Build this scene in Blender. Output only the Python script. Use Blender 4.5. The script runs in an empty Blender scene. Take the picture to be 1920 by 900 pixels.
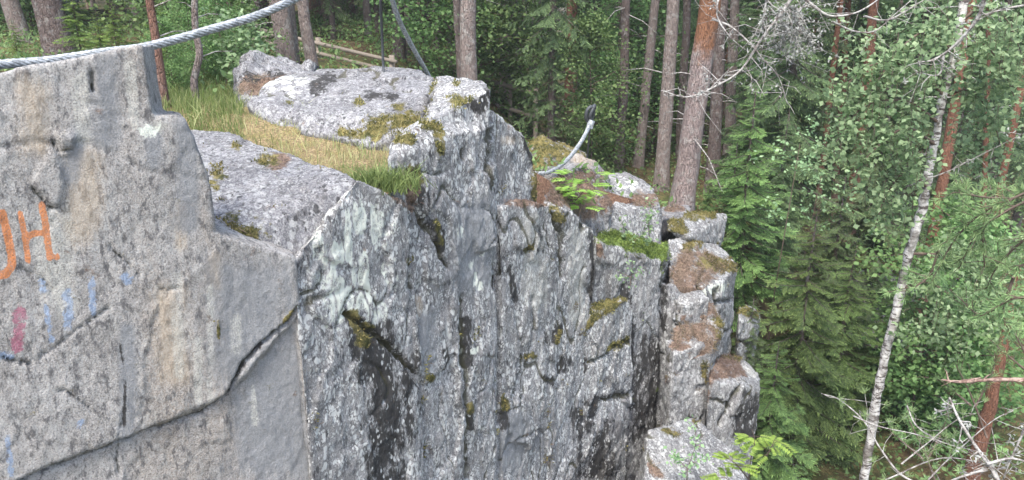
import bpy, bmesh, math, random
import numpy as np
from mathutils import Vector, Matrix
R = math.radians
random.seed(7); rng = np.random.default_rng(7)
S = bpy.context.scene
COL = S.collection

# ---------------------------------------------------------------- camera, world, sun, exposure
PITCH = R(18.0); F = 1500.0; CP, SP = math.cos(PITCH), math.sin(PITCH)
cam = bpy.data.objects.new('camera', bpy.data.cameras.new('camera')); COL.objects.link(cam)
cam.data.sensor_width = 36; cam.data.lens = F / 1920 * 36
cam.data.clip_start = 0.05; cam.data.clip_end = 1500
cam.rotation_euler = (math.pi / 2 - PITCH, 0, 0)
S.camera = cam
wd = bpy.data.worlds.new('World'); S.world = wd; wd.use_nodes = True
nt = wd.node_tree; nt.nodes.clear()
sk = nt.nodes.new('ShaderNodeTexSky'); sk.sky_type = 'NISHITA'; sk.sun_disc = False
SUN_EL, SUN_AZ = R(58), R(200)            # azimuth clockwise from +Y (north)
sk.sun_elevation = SUN_EL; sk.sun_rotation = SUN_AZ
sk.air_density = 1.0; sk.dust_density = 3.0; sk.ozone_density = 1.0
bgn = nt.nodes.new('ShaderNodeBackground'); bgn.inputs[1].default_value = 0.15
wo = nt.nodes.new('ShaderNodeOutputWorld')
nt.links.new(sk.outputs[0], bgn.inputs[0]); nt.links.new(bgn.outputs[0], wo.inputs[0])
sl = bpy.data.lights.new('sun', 'SUN'); sl.energy = 1.5; sl.angle = R(14); sl.color = (1, 0.97, 0.92)
so = bpy.data.objects.new('sun', sl); COL.objects.link(so)
sd = Vector((math.sin(SUN_AZ) * math.cos(SUN_EL), math.cos(SUN_AZ) * math.cos(SUN_EL), math.sin(SUN_EL)))
so.rotation_euler = sd.to_track_quat('Z', 'Y').to_euler(); so.location = sd * 30
S.view_settings.view_transform = 'Standard'; S.view_settings.look = 'None'
S.view_settings.exposure = 1.68; S.view_settings.gamma = 1
S.view_settings.use_curve_mapping = False
S.render.engine = 'CYCLES'
S.cycles.max_bounces = 6; S.cycles.diffuse_bounces = 4; S.cycles.transmission_bounces = 3
S.cycles.use_denoising = True

# ---------------------------------------------------------------- geometry helpers
def W(px, py, y):
    "a point of the place: seen in this direction at forward distance y"
    u = (px - 960) / F; v = (450 - py) / F
    dy = CP + SP * v; dz = -SP + CP * v
    return Vector((u * y / dy, y, dz * y / dy))
def on_wall(px, py, a=(-2.42, 3.75), b=(-1.25, 4.66)):
    "the point of a vertical wall (plan line a-b) seen in this direction"
    u = (px - 960) / F; v = (450 - py) / F; dy = CP + SP * v; nx, ny = b[1] - a[1], a[0] - b[0]
    t = (nx * a[0] + ny * a[1]) / (nx * u + ny * dy); return (px, py, dy * t)
def proj(P):
    x, y, z = P[:, 0], P[:, 1], P[:, 2]
    d = y * CP - z * SP; h = y * SP + z * CP
    d = np.maximum(d, 0.01)
    return 960 + F * x / d, 450 - F * h / d

_p = np.random.default_rng(3).permutation(256).astype(np.int64); _p = np.concatenate([_p, _p, _p])
_g = np.random.default_rng(5).normal(size=(256, 3)); _g /= np.linalg.norm(_g, axis=1)[:, None]
def pn(P):
    i = np.floor(P).astype(np.int64); f = P - i; i &= 255
    u = f * f * f * (f * (f * 6 - 15) + 10)
    out = 0
    for a in (0, 1):
        wa = u[:, 0] if a else 1 - u[:, 0]
        for b in (0, 1):
            wb = u[:, 1] if b else 1 - u[:, 1]
            for c in (0, 1):
                wc = u[:, 2] if c else 1 - u[:, 2]
                h = _p[_p[_p[(i[:, 0] + a) & 255] + ((i[:, 1] + b) & 255)] + ((i[:, 2] + c) & 255)]
                g = _g[h]
                out = out + wa * wb * wc * ((f[:, 0] - a) * g[:, 0] + (f[:, 1] - b) * g[:, 1] + (f[:, 2] - c) * g[:, 2])
    return out
def fbm(P, s, o=3):
    r = 0; a = 1.0
    for k in range(o):
        r = r + a * pn(P * s + 17.3 * k); s = s * 2.03; a *= 0.5
    return r
def cell(P, seed=0):
    "tilted facets: each random cell is a slightly tilted plane"
    i = np.floor(P).astype(np.int64); best = np.full(len(P), 9e9); val = np.zeros(len(P))
    for a in (-1, 0, 1):
        for b in (-1, 0, 1):
            for c in (-1, 0, 1):
                j = i + (a, b, c)
                h = _p[_p[_p[(j[:, 0] + seed) & 255] + (j[:, 1] & 255)] + (j[:, 2] & 255)]
                q = j + 0.5 + _g[h] * 0.45
                d = P - q; dd = (d * d).sum(1); m = dd < best
                t = (d * _g[(h + 77) & 255]).sum(1) + (_g[(h + 31) & 255][:, 0]) * 0.35
                best = np.where(m, dd, best); val = np.where(m, t, val)
    return val
def sm(a, b, x):
    t = np.clip((x - a) / (b - a), 0, 1); return t * t * (3 - 2 * t)

def mesh_np(name, V, Q, mat=None, smooth=False, attrs=None):
    m = bpy.data.meshes.new(name)
    V = np.asarray(V, np.float32); Q = np.asarray(Q, np.int32); k = Q.shape[1]
    m.vertices.add(len(V)); m.vertices.foreach_set('co', V.ravel())
    m.loops.add(Q.size); m.loops.foreach_set('vertex_index', Q.ravel())
    m.polygons.add(len(Q)); m.polygons.foreach_set('loop_start', np.arange(0, Q.size, k, dtype=np.int32))
    m.polygons.foreach_set('loop_total', np.full(len(Q), k, np.int32))
    m.polygons.foreach_set('use_smooth', np.full(len(Q), smooth))
    m.update(calc_edges=True)
    for n, v in (attrs or {}).items():
        at = m.attributes.new(n, 'FLOAT', 'POINT'); at.data.foreach_set('value', np.asarray(v, np.float32))
    if mat: m.materials.append(mat)
    return m
def link(name, mesh, parent=None, loc=None):
    o = bpy.data.objects.new(name, mesh); COL.objects.link(o)
    if parent: o.parent = parent
    if loc is not None: o.location = loc
    return o
def tag(o, label=None, cat=None, group=None, kind=None):
    if label: o['label'] = label
    if cat: o['category'] = cat
    if group: o['group'] = group
    if kind: o['kind'] = kind
    return o
def empty(name, loc, label, cat, group=None, rz=0, sc=1.0):
    e = bpy.data.objects.new(name, None); COL.objects.link(e); e.location = loc
    e.rotation_euler.z = rz; e.scale = (sc,) * 3; e.empty_display_size = 0.2
    return tag(e, label, cat, group)

class MB:
    "collects quads (numpy)"
    def __init__(s): s.V = []; s.Q = []; s.T = []; s.n = 0
    def add(s, V, Q, T=None):
        V = np.asarray(V, float); Q = np.asarray(Q)
        s.V.append(V); s.Q.append(Q + s.n); s.T.append(np.zeros(len(V)) if T is None else np.broadcast_to(T, len(V))); s.n += len(V)
    def mesh(s, name, mat, smooth=False, origin=None):
        V = np.concatenate(s.V)
        if origin is not None: V = V - np.array(origin)
        return mesh_np(name, V, np.concatenate(s.Q), mat, smooth, {'tint': np.concatenate(s.T)})
def tube(mb, pts, rad, n=8, T=0.0, cap=True):
    P = np.array([tuple(p) for p in pts], float); m = len(P)
    rad = np.broadcast_to(np.asarray(rad, float), m)
    t = np.gradient(P, axis=0); t /= np.linalg.norm(t, axis=1)[:, None] + 1e-9
    ref = np.array([0.0, 0, 1]) if abs(t[0, 2]) < .9 else np.array([1.0, 0, 0])
    a = np.cross(t, ref); bad = np.linalg.norm(a, axis=1) < .1
    a[bad] = np.cross(t[bad], np.array([0.37, .9, .2])); a /= np.linalg.norm(a, axis=1)[:, None]
    b = np.cross(t, a)
    an = np.arange(n) * 2 * math.pi / n
    V = P[:, None] + rad[:, None, None] * (np.cos(an)[None, :, None] * a[:, None] + np.sin(an)[None, :, None] * b[:, None])
    V = V.reshape(-1, 3); Q = []
    for i in range(m - 1):
        for j in range(n):
            k = (j + 1) % n; Q.append((i * n + j, i * n + k, (i + 1) * n + k, (i + 1) * n + j))
    if cap:
        for base in (0, (m - 1) * n):
            for j in range(0, n - 2, 2):
                Q.append((base, base + j + 1, base + j + 2, base + (j + 3) % n) if j + 3 <= n else (base, base + j + 1, base + j + 2, base))
        Q = [q for q in Q if len(set(q)) == 4]
    mb.add(V, Q, T)
def smooth_path(pts, n=8):
    "Catmull-Rom"
    P = [Vector(p) for p in pts]; P = [P[0] * 2 - P[1]] + P + [P[-1] * 2 - P[-2]]; out = []
    for i in range(1, len(P) - 2):
        a, b, c, d = P[i - 1:i + 3]
        for k in range(n):
            t = k / n
            out.append(0.5 * ((2 * b) + (c - a) * t + (2 * a - 5 * b + 4 * c - d) * t * t + (3 * b - a - 3 * c + d) * t ** 3))
    out.append(P[-2]); return out
def kites(mb, base, d, side, L, w, T, mid=0.45):
    "N diamonds: base point, direction, side direction, length, width"
    base = np.asarray(base); n = len(base)
    L = np.broadcast_to(L, n)[:, None]; w = np.broadcast_to(w, n)[:, None]
    V = np.stack([base, base + d * L * mid - side * w / 2, base + d * L, base + d * L * mid + side * w / 2], 1).reshape(-1, 3)
    mb.add(V, np.arange(4 * n).reshape(n, 4), np.repeat(np.broadcast_to(T, n), 4))
def unit(a): return a / (np.linalg.norm(a, axis=-1, keepdims=True) + 1e-9)

# ---------------------------------------------------------------- material helpers
class NT:
    def __init__(s, name, rough=0.9, spec=0.25):
        s.m = bpy.data.materials.new(name); s.m.use_nodes = True; s.t = s.m.node_tree; s.t.nodes.clear()
        s.out = s.n('OutputMaterial'); s.b = s.n('BsdfPrincipled')
        s.b.inputs['Roughness'].default_value = rough; s.b.inputs['Specular IOR Level'].default_value = spec
        s.l(s.b.outputs[0], s.out.inputs[0])
    def n(s, typ, **k):
        x = s.t.nodes.new('ShaderNode' + typ)
        for a, v in k.items(): setattr(x, a, v)
        return x
    def l(s, a, b): s.t.links.new(a, b)
    def inp(s, node, i, v):
        if hasattr(v, 'links'): s.l(v, node.inputs[i])
        else: node.inputs[i].default_value = v
    def pos(s, sc=(1, 1, 1), obj=False):
        if obj: src = s.n('TexCoord').outputs['Object']
        else: src = s.n('NewGeometry').outputs['Position']
        mp = s.n('Mapping'); mp.inputs['Scale'].default_value = sc; s.l(src, mp.inputs[0]); return mp.outputs[0]
    def noise(s, v, sc, det=4, rough=.6, dist=0):
        x = s.n('TexNoise'); s.l(v, x.inputs['Vector']); x.inputs['Scale'].default_value = sc
        x.inputs['Detail'].default_value = det; x.inputs['Roughness'].default_value = rough; x.inputs['Distortion'].default_value = dist
        return x.outputs['Fac']
    def voro(s, v, sc, feat='F1', out='Distance', rnd=1.0):
        x = s.n('TexVoronoi', feature=feat); s.l(v, x.inputs['Vector']); x.inputs['Scale'].default_value = sc
        x.inputs['Randomness'].default_value = rnd; return x.outputs[out]
    def ramp(s, v, a, b, lo=0., hi=1.):
        x = s.n('MapRange', interpolation_type='SMOOTHSTEP'); s.inp(x, 0, v)
        for i, q in zip((1, 2, 3, 4), (a, b, lo, hi)): s.inp(x, i, q)
        return x.outputs[0]
    def mth(s, op, a, b=0.):
        x = s.n('Math', operation=op); s.inp(x, 0, a); s.inp(x, 1, b); return x.outputs[0]
    def mix(s, f, a, b, mode='MIX'):
        x = s.n('Mix', data_type='RGBA', blend_type=mode); s.inp(x, 0, f)
        for i, c in ((6, a), (7, b)):
            if hasattr(c, 'links'): s.l(c, x.inputs[i])
            else: x.inputs[i].default_value = (*c, 1)
        return x.outputs[2]
    def attr(s, n):
        return s.n('Attribute', attribute_name=n).outputs['Fac']
    def warp(s, v, sc, amt):
        x = s.n('TexNoise'); s.l(v, x.inputs['Vector']); x.inputs['Scale'].default_value = sc; x.inputs['Detail'].default_value = 3
        a = s.n('VectorMath', operation='SUBTRACT'); s.l(x.outputs['Color'], a.inputs[0]); a.inputs[1].default_value = (.5,) * 3
        b = s.n('VectorMath', operation='SCALE'); s.l(a.outputs[0], b.inputs[0]); b.inputs['Scale'].default_value = amt
        c = s.n('VectorMath', operation='ADD'); s.l(v, c.inputs[0]); s.l(b.outputs[0], c.inputs[1]); return c.outputs[0]
    def color(s, c):
        if hasattr(c, 'links'): s.l(c, s.b.inputs['Base Color'])
        else: s.b.inputs['Base Color'].default_value = (*c, 1)
    def bump(s, h, strength=.5, dist=.01):
        x = s.n('Bump'); s.inp(x, 'Height', h); x.inputs['Strength'].default_value = strength; x.inputs['Distance'].default_value = dist
        s.l(x.outputs[0], s.b.inputs['Normal'])

def rock_mat(name, ca, cb, warm=0.0, speck=1.0, dark=1.0, grain=1.0, fine=1.0, smoothface=0.0):
    t = NT(name, 0.88, .3)
    p = t.pos(); pv = t.pos((1, 1, .45)); ps = t.pos((1, 1, .12))
    n0 = t.noise(p, 1.3, 4, .6); n1 = t.noise(ps, 5.0, 5, .65, .4); n2 = t.noise(pv, 7, 5, .7)
    c = t.mix(t.ramp(n0, .35, .65), ca, cb)
    c = t.mix(t.ramp(n1, .5, .66, 0, .3), c, tuple(x * .55 for x in ca))
    c = t.mix(t.ramp(t.noise(p, 3.1, 4, .65), .5, .64, 0, .5), c, tuple(x * .55 for x in ca))
    c = t.mix(t.ramp(n1, .46, .36, 0, .3), c, (.45, .445, .43))
    if warm: c = t.mix(t.ramp(t.noise(ps, 2.2, 4, .6), .47, .65, 0, warm), c, (.40, .30, .20))
    gr = t.noise(p, 110 * fine, 3, .75); g2 = t.noise(pv, 26 * fine, 4, .7)
    c = t.mix(t.ramp(gr, .45, .62, 0, .35 * grain), c, (.52, .51, .49))
    c = t.mix(t.ramp(gr, .5, .34, 0, .55 * grain), c, (.10, .10, .105))
    c = t.mix(t.ramp(g2, .50, .64, 0, .7 * grain), c, (.085, .083, .085))
    pw = t.warp(t.pos((1, 1, .66)), 11, .09)
    # pale lichen flecks in clusters
    v1 = t.voro(pw, 24 * fine); v2 = t.voro(pw, 52 * fine)
    cl = t.noise(p, 2.6, 3, .6)
    f1 = t.mth('MULTIPLY', t.ramp(v1, .42, .34), t.ramp(t.noise(pv, 8, 2), .45, .51))
    f2 = t.mth('MULTIPLY', t.ramp(v2, .44, .33), t.mth('MULTIPLY', t.ramp(cl, .32, .50), t.ramp(t.noise(pv, 17, 2), .40, .50)))
    c = t.mix(t.mth('MULTIPLY', t.mth('MAXIMUM', f1, f2), .95 * speck), c, (.56, .57, .55))
    # black lichen specks
    d1 = t.mth('MULTIPLY', t.ramp(t.voro(t.warp(pv, 14, .06), 19 * fine), .30, .2), t.ramp(t.noise(p, 3.4, 3, .7), .5, .6))
    d2 = t.mth('MULTIPLY', t.ramp(t.voro(t.warp(pv, 24, .04), 44 * fine), .33, .2), t.ramp(t.noise(pv, 6, 3, .7), .46, .6))
    c = t.mix(t.mth('MULTIPLY', t.mth('MAXIMUM', d1, d2), .85 * dark), c, (.035, .034, .036))
    # masks stored with the geometry
    def msk(nm, amp, e, sc=14, v=p):
        return t.ramp(t.mth('ADD', t.attr(nm), t.mth('MULTIPLY', t.mth('SUBTRACT', t.noise(v, sc, 5, .75), .5), amp)), .5 - e, .5 + e)
    tan = msk('tan', 1.8, .35, 9, ps); c = t.mix(t.mth('MULTIPLY', tan, .5), c, (.47, .38, .27))
    blue = msk('slate', 1.2, .3, 7, ps); c = t.mix(t.mth('MULTIPLY', blue, .8), c, t.mix(gr, (.15, .158, .165), (.33, .34, .35)))
    drip = msk('drip', 2.2, .3, 13, ps); c = t.mix(t.mth('MULTIPLY', drip, t.ramp(gr, .4, .6, .25, .7)), c, (.56, .55, .49))
    st = msk('stain', 2.4, .16, 10, pv)
    keep = t.mth('SUBTRACT', 1.0, t.mth('MULTIPLY', t.ramp(v1, .34, .24), t.ramp(t.noise(pv, 13, 2), .46, .56)))
    c = t.mix(t.mth('MULTIPLY', t.mth('MULTIPLY', st, keep), .93), c, (.028, .026, .024))
    # big crusts, paler rims
    lv = t.voro(t.warp(pv, 7, .16), 10.5)
    li = t.mth('MULTIPLY', msk('lichen', 2.0, .12, 9), t.ramp(lv, .60, .50))
    ring = t.mth('MAXIMUM', t.mth('MULTIPLY', t.ramp(lv, .30, .40), 1.0), t.ramp(t.noise(p, 50, 3, .8), .46, .54))
    c = t.mix(t.mth('MULTIPLY', li, t.ramp(ring, 0, 1, .35, .95)), c, (.70, .73, .64))
    # paint
    for nm, colr, k in (('orange', (.60, .22, .075), .9), ('azure', (.24, .36, .56), .6), ('pink', (.36, .08, .15), .7)):
        c = t.mix(t.mth('MULTIPLY', msk(nm, 1.7 if nm != 'orange' else .6, .14 if nm != 'orange' else .08, 30), t.ramp(gr, .36, .52, k * .5, k)), c, colr)
    # litter, moss
    lt = msk('litter', 2.6, .16, 6)
    c = t.mix(t.mth('MULTIPLY', lt, .95), c, t.mix(t.ramp(t.noise(p, 38, 5, .8), .36, .66), (.05, .03, .02), (.29, .20, .145)))
    ms = msk('moss', 2.4, .16, 9)
    mc = t.mix(t.ramp(t.noise(p, 7, 4, .7), .35, .6), (.055, .058, .016), (.27, .225, .085))
    mc = t.mix(t.ramp(t.noise(p, 75, 3, .7), .4, .6, 0, .6), mc, (.03, .035, .01))
    c = t.mix(ms, c, mc)
    mg = msk('greenmoss', 1.8, .14, 9)
    c = t.mix(mg, c, t.mix(t.ramp(t.noise(p, 40, 4, .8), .35, .65), (.035, .06, .012), (.20, .28, .06)))
    cv = t.ramp(t.mth('ADD', t.attr('crev'), t.mth('MULTIPLY', t.mth('SUBTRACT', t.noise(p, 6, 4, .7), .5), 1.2)), .35, .75)
    c = t.mix(t.mth('MULTIPLY', cv, .75), c, t.mix(t.noise(p, 20, 3), (.035, .032, .022), (.085, .08, .035)))
    t.color(c)
    h = t.mth('ADD', t.mth('MULTIPLY', gr, .6), t.mth('ADD', t.mth('MULTIPLY', g2, 1.1), t.mth('MULTIPLY', t.noise(t.pos((1, 1, .7)), 16, 8, .8), 1.7)))
    h = t.mth('ADD', h, t.mth('MULTIPLY', ms, t.noise(p, 90, 3)))
    t.bump(h, .75, .02)
    return t.m

def foliage_mat(name, dark, light, trans=.35, hi=None):
    t = NT(name, .62, .3)
    oi = t.n('ObjectInfo').outputs['Random']
    c = t.mix(t.attr('tint'), dark, light)
    hs = t.n('HueSaturation'); t.l(c, hs.inputs['Color'])
    t.l(t.ramp(oi, 0, 1, .485, .512), hs.inputs['Hue']); t.l(t.ramp(oi, 0, 1, .8, 1.2), hs.inputs['Value'])
    c = hs.outputs[0]; t.color(c)
    tr = t.n('BsdfTranslucent'); t.l(c, tr.inputs[0]); mx = t.n('MixShader'); mx.inputs[0].default_value = trans
    t.l(t.b.outputs[0], mx.inputs[1]); t.l(tr.outputs[0], mx.inputs[2]); t.l(mx.outputs[0], t.out.inputs[0])
    return t.m
def bark_mat(name, a, b, red=None, zr=(0, 0), lich=.4):
    t = NT(name, .92, .15)
    p = t.pos(obj=True); pv = t.pos((1, 1, .3), obj=True); pw = t.warp(pv, 12, .10)
    v = t.mth('ADD', t.voro(pw, 34, 'DISTANCE_TO_EDGE'), t.mth('MULTIPLY', t.mth('SUBTRACT', t.noise(pv, 30, 4, .7), .42), .5)); v2 = t.noise(pv, 26, 5, .8)
    c = t.mix(v2, a, b)
    c = t.mix(t.ramp(t.noise(p, 9, 4, .7), .5, .62, 0, lich), c, (.40, .41, .38))
    if red:
        sp = t.n('SeparateXYZ'); t.l(t.n('TexCoord').outputs['Object'], sp.inputs[0])
        zz = t.mth('ADD', sp.outputs[2], t.mth('MULTIPLY', t.noise(p, 3, 4, .7), 1.6))
        rc = t.mix(t.noise(pv, 18, 4, .8), tuple(x * .55 for x in red), red)
        c = t.mix(t.ramp(zz, zr[0] + .8, zr[1] + .8), c, rc)
    c = t.mix(t.ramp(v, .08, -.02, 0, .8 if not red or zr[0] > 1 else .35), c, tuple(x * .3 for x in a))
    t.color(c); t.bump(t.mth('ADD', t.ramp(v, 0, .2), t.noise(p, 50, 4)), .9, .02)
    return t.m

M = {}
M['wall'] = rock_mat('granite_pale', (.30, .283, .262), (.41, .392, .368), warm=.3, speck=.2, dark=.14, grain=1.15)
M['cliff'] = rock_mat('granite_lichened', (.20, .198, .197), (.30, .297, .295), speck=1.0, dark=.9, grain=1.1)
M['top'] = rock_mat('granite_weathered', (.145, .144, .153), (.22, .218, .23), speck=.4, dark=1.0, fine=.8, grain=1.1)
M['block'] = rock_mat('granite_grey', (.155, .155, .158), (.25, .248, .245), speck=.62, dark=.85, fine=.8, grain=1.0)

def simple(name, fn, rough=.9, spec=.2):
    t = NT(name, rough, spec); fn(t); return t.m
def _ground(t):
    p = t.pos(); a = t.noise(p, .9, 5, .7); b = t.noise(p, 6, 5, .75); d = t.noise(p, 45, 4, .8)
    c = t.mix(t.ramp(a, .42, .6), (.085, .055, .032), (.06, .085, .025))
    c = t.mix(t.ramp(b, .45, .62, 0, .8), c, (.20, .17, .07))
    c = t.mix(t.ramp(d, .42, .66, 0, .8), c, (.045, .032, .02))
    dr = t.attr('dry'); c = t.mix(dr, c, t.mix(t.ramp(d, .35, .6), t.mix(t.ramp(b, .4, .6), (.46, .36, .20), (.30, .27, .10)), (.17, .12, .07)))
    li = t.attr('litter'); c = t.mix(li, c, t.mix(t.ramp(d, .3, .65), (.34, .2, .13), (.10, .055, .035)))
    t.color(c); t.bump(t.mth('ADD', b, d), .8, .03)
M['ground'] = simple('forest_floor', _ground)
M['needle'] = foliage_mat('spruce_needles', (.052, .10, .036), (.31, .46, .15), .4)
M['needle_dark'] = foliage_mat('old_spruce_needles', (.045, .08, .036), (.20, .29, .12), .35)
M['needle_fresh'] = foliage_mat('young_spruce_needles', (.055, .11, .025), (.34, .50, .12), .4)
M['leaf'] = foliage_mat('birch_leaves', (.11, .22, .09), (.42, .58, .32), .45)
M['leaf_under'] = foliage_mat('bush_leaves', (.065, .135, .045), (.25, .38, .14), .45)
M['leaf_fresh'] = foliage_mat('rowan_leaves', (.16, .28, .05), (.36, .52, .12), .45)
M['pine'] = foliage_mat('pine_needles', (.12, .21, .085), (.33, .46, .20), .3)
M['grass'] = foliage_mat('grass_blades', (.10, .18, .035), (.52, .50, .26), .35)
M['heath'] = foliage_mat('heather_sprigs', (.10, .17, .05), (.34, .44, .16), .35)
M['bark'] = bark_mat('bark_grey', (.15, .115, .10), (.30, .25, .225))
M['bark_dark'] = bark_mat('bark_dark', (.085, .065, .058), (.19, .15, .135), lich=.3)
M['bark_red'] = bark_mat('bark_red', (.13, .08, .065), (.22, .14, .115), red=(.26, .13, .085), zr=(-.5, 3), lich=.12)
M['bark_pine'] = bark_mat('bark_pine', (.17, .13, .12), (.34, .28, .26), red=(.30, .15, .085), zr=(2.35, 2.9), lich=.35)
def _birch(t):
    p = t.pos(); c = t.mix(t.ramp(t.noise(p, 12, 4, .7), .4, .65), (.60, .585, .55), (.32, .305, .285))
    ph = t.pos((1, 1, 3.2)); c = t.mix(t.ramp(t.noise(ph, 9, 5, .75), .50, .57, 0, .95), c, (.07, .055, .05))
    c = t.mix(t.ramp(t.noise(p, 3.3, 4, .7), .52, .62, 0, .7), c, (.10, .085, .07))
    t.color(c); t.bump(t.noise(ph, 30, 4), .6, .01)
M['birch'] = simple('birch_bark', _birch, .75)
M['deadwood'] = simple('lichened_deadwood', lambda t: t.color(t.mix(t.ramp(t.noise(t.pos(), 22, 4, .7), .35, .6), (.12, .10, .09), (.36, .35, .325))))
M['twig'] = simple('brown_twig', lambda t: t.color(t.mix(t.noise(t.pos(), 20, 4, .7), (.07, .05, .04), (.20, .15, .12))))
M['pinkwood'] = simple('peeling_branch', lambda t: t.color(t.mix(t.ramp(t.noise(t.pos(), 16, 5, .75), .4, .62), (.40, .29, .24), (.16, .10, .08))))
M['lichen_hang'] = simple('beard_lichen', lambda t: t.color(t.mix(t.noise(t.pos(), 30, 3), (.15, .155, .14), (.36, .37, .34))))
M['steel'] = simple('galvanised_steel', lambda t: (t.color(t.mix(t.ramp(t.noise(t.pos(), 40, 4, .7), .35, .65), (.17, .185, .195), (.40, .425, .44))), t.b.inputs['Metallic'].__setattr__('default_value', .35)), .55, .4)
M['steel_dark'] = simple('dark_iron', lambda t: t.color(t.mix(t.noise(t.pos(), 30, 3), (.03, .035, .04), (.08, .085, .09))), .5, .4)
M['rail'] = simple('weathered_rail', lambda t: t.color(t.mix(t.noise(t.pos((.6, 6, 6)), 8, 5, .7), (.14, .115, .09), (.30, .26, .21))))
M['white_wood'] = simple('pale_board', lambda t: t.color((.62, .61, .58)))
M['hut'] = simple('hut_timber', lambda t: t.color(t.mix(t.noise(t.pos((1, 1, 9)), 3, 3), (.10, .07, .05), (.19, .14, .10))))
M['roof_felt'] = simple('roof_felt', lambda t: t.color(t.mix(t.noise(t.pos(), 9, 3), (.16, .16, .16), (.26, .26, .25))))
M['litterstuff'] = foliage_mat('fallen_needles', (.065, .042, .028), (.31, .225, .165), .1)
M['mossstuff'] = foliage_mat('moss_tufts', (.05, .058, .016), (.28, .235, .09), .15)
M['greenmossstuff'] = foliage_mat('green_moss_tufts', (.05, .10, .02), (.25, .36, .09), .25)

# ---------------------------------------------------------------- terrain
def edge_x(y): return np.interp(y, [2, 3.4, 4.65, 6.5, 8.2, 9.5, 11, 13, 16, 25], [-5.2, -3.35, -1.9, -.75, .35, 1.0, 2.1, 3.2, 4.2, 6])
def hgt(x, y):
    x = np.asarray(x, float); y = np.asarray(y, float)
    p = -1.42 - 2.3 * sm(-4.5, 2.5, x) * sm(6.5, 15, y) - .05 * np.clip(y - 17, 0, 60) * sm(-3, 3, x)
    p = p - .5 * sm(-.6, .8, x)
    p = p + .22 * sm(6.4, 7.7, y) * sm(-1.0, -2.2, x) * sm(13, 10, y)
    rav = -7.3 + 1.5 * sm(22, 45, y) + 0 * x
    w = np.interp(y, [8, 11, 14, 25], [.35, .8, 3.5, 7])
    t = sm(0, 1, (x - edge_x(y)) / w)
    z = p * (1 - t) + rav * t
    P = np.stack([x, y, 0 * x], -1).reshape(-1, 3)
    n = fbm(P, .55, 4).reshape(x.shape) * .28 * sm(7, 11, y) + fbm(P, 2.5, 2).reshape(x.shape) * .05
    return z + n
def H(x, y): return float(hgt(np.array([x]), np.array([y]))[0])
def terrain():
    xs = np.concatenate([np.linspace(-160, -16, 30), np.linspace(-15, 15, 190), np.linspace(16, 160, 30)])
    ys = np.concatenate([np.linspace(-60, 1, 20), np.linspace(1.5, 30, 180), np.linspace(31, 240, 50)])
    X, Y = np.meshgrid(xs, ys); Z = hgt(X, Y)
    V = np.stack([X, Y, Z], -1).reshape(-1, 3); nx = len(xs); ny = len(ys)
    i = np.arange((ny - 1) * nx).reshape(ny - 1, nx)[:, :-1].ravel()
    Q = np.stack([i, i + 1, i + nx + 1, i + nx], 1)
    px, py = proj(V)
    dry = ((V[:, 1] > 5) & (V[:, 1] < 9.3) & (V[:, 0] > -3.4) & (V[:, 0] < -.4)).astype(float)
    lit = ((V[:, 1] > 7.3) & (V[:, 1] < 11) & (V[:, 0] > -.1) & (V[:, 0] < 3)).astype(float)
    o = link('ground', mesh_np('ground', V, Q, M['ground'], True, {'dry': dry, 'litter': lit}))
    tag(o, kind='structure')
terrain()

# ---------------------------------------------------------------- rocks
CAPS = {'drip': .75, 'azure': .62, 'pink': .66, 'tan': .75, 'stain': .68, 'litter': .71, 'moss': .72, 'lichen': .82, 'greenmoss': .75}
MASKS = ('moss', 'greenmoss', 'litter', 'lichen', 'stain', 'slate', 'tan', 'drip', 'orange', 'azure', 'pink')
INW = Vector((-.86, .51, 0))
def seg_dist(px, py, pts):
    d = np.full(len(px), 1e9)
    for (ax, ay), (bx, by) in zip(pts[:-1], pts[1:]):
        vx, vy = bx - ax, by - ay; t = np.clip(((px - ax) * vx + (py - ay) * vy) / (vx * vx + vy * vy + 1e-9), 0, 1)
        d = np.minimum(d, np.hypot(px - ax - t * vx, py - ay - t * vy))
    return d
def inside(px, py, pts):
    r = np.zeros(len(px), bool); n = len(pts)
    for i in range(n):
        ax, ay = pts[i]; bx, by = pts[(i + 1) % n]
        if ay == by: continue
        c = ((ay > py) != (by > py)) & (px < (bx - ax) * (py - ay) / (by - ay) + ax); r ^= c
    return r
def mval(px, py, m):
    k = m[1]
    if k == 's': return 1 - .5 * seg_dist(px, py, m[2]) / m[3]
    if k == 'e':
        (cx, cy, rx, ry) = m[2]; a = R(m[3]) if len(m) > 3 else 0
        dx, dy = px - cx, py - cy; ux = dx * math.cos(a) + dy * math.sin(a); uy = -dx * math.sin(a) + dy * math.cos(a)
        return 1 - .5 * np.hypot(ux / rx, uy / ry)
    ins = inside(px, py, m[2]); d = seg_dist(px, py, list(m[2]) + [m[2][0]])
    return .5 + .5 * np.where(ins, d, -d) / m[3]
def prism(pts, zb, back=(0, 0, 0)):
    P = [Vector(p) if len(p) == 3 and not isinstance(p, tuple) else W(*p) for p in pts]
    b = Vector(back); P += [p + b for p in P] if b.length else []
    return P + [Vector((p.x, p.y, zb)) for p in P]
def solid(pts): return [p if isinstance(p, Vector) else W(*p) for p in pts]
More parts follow.
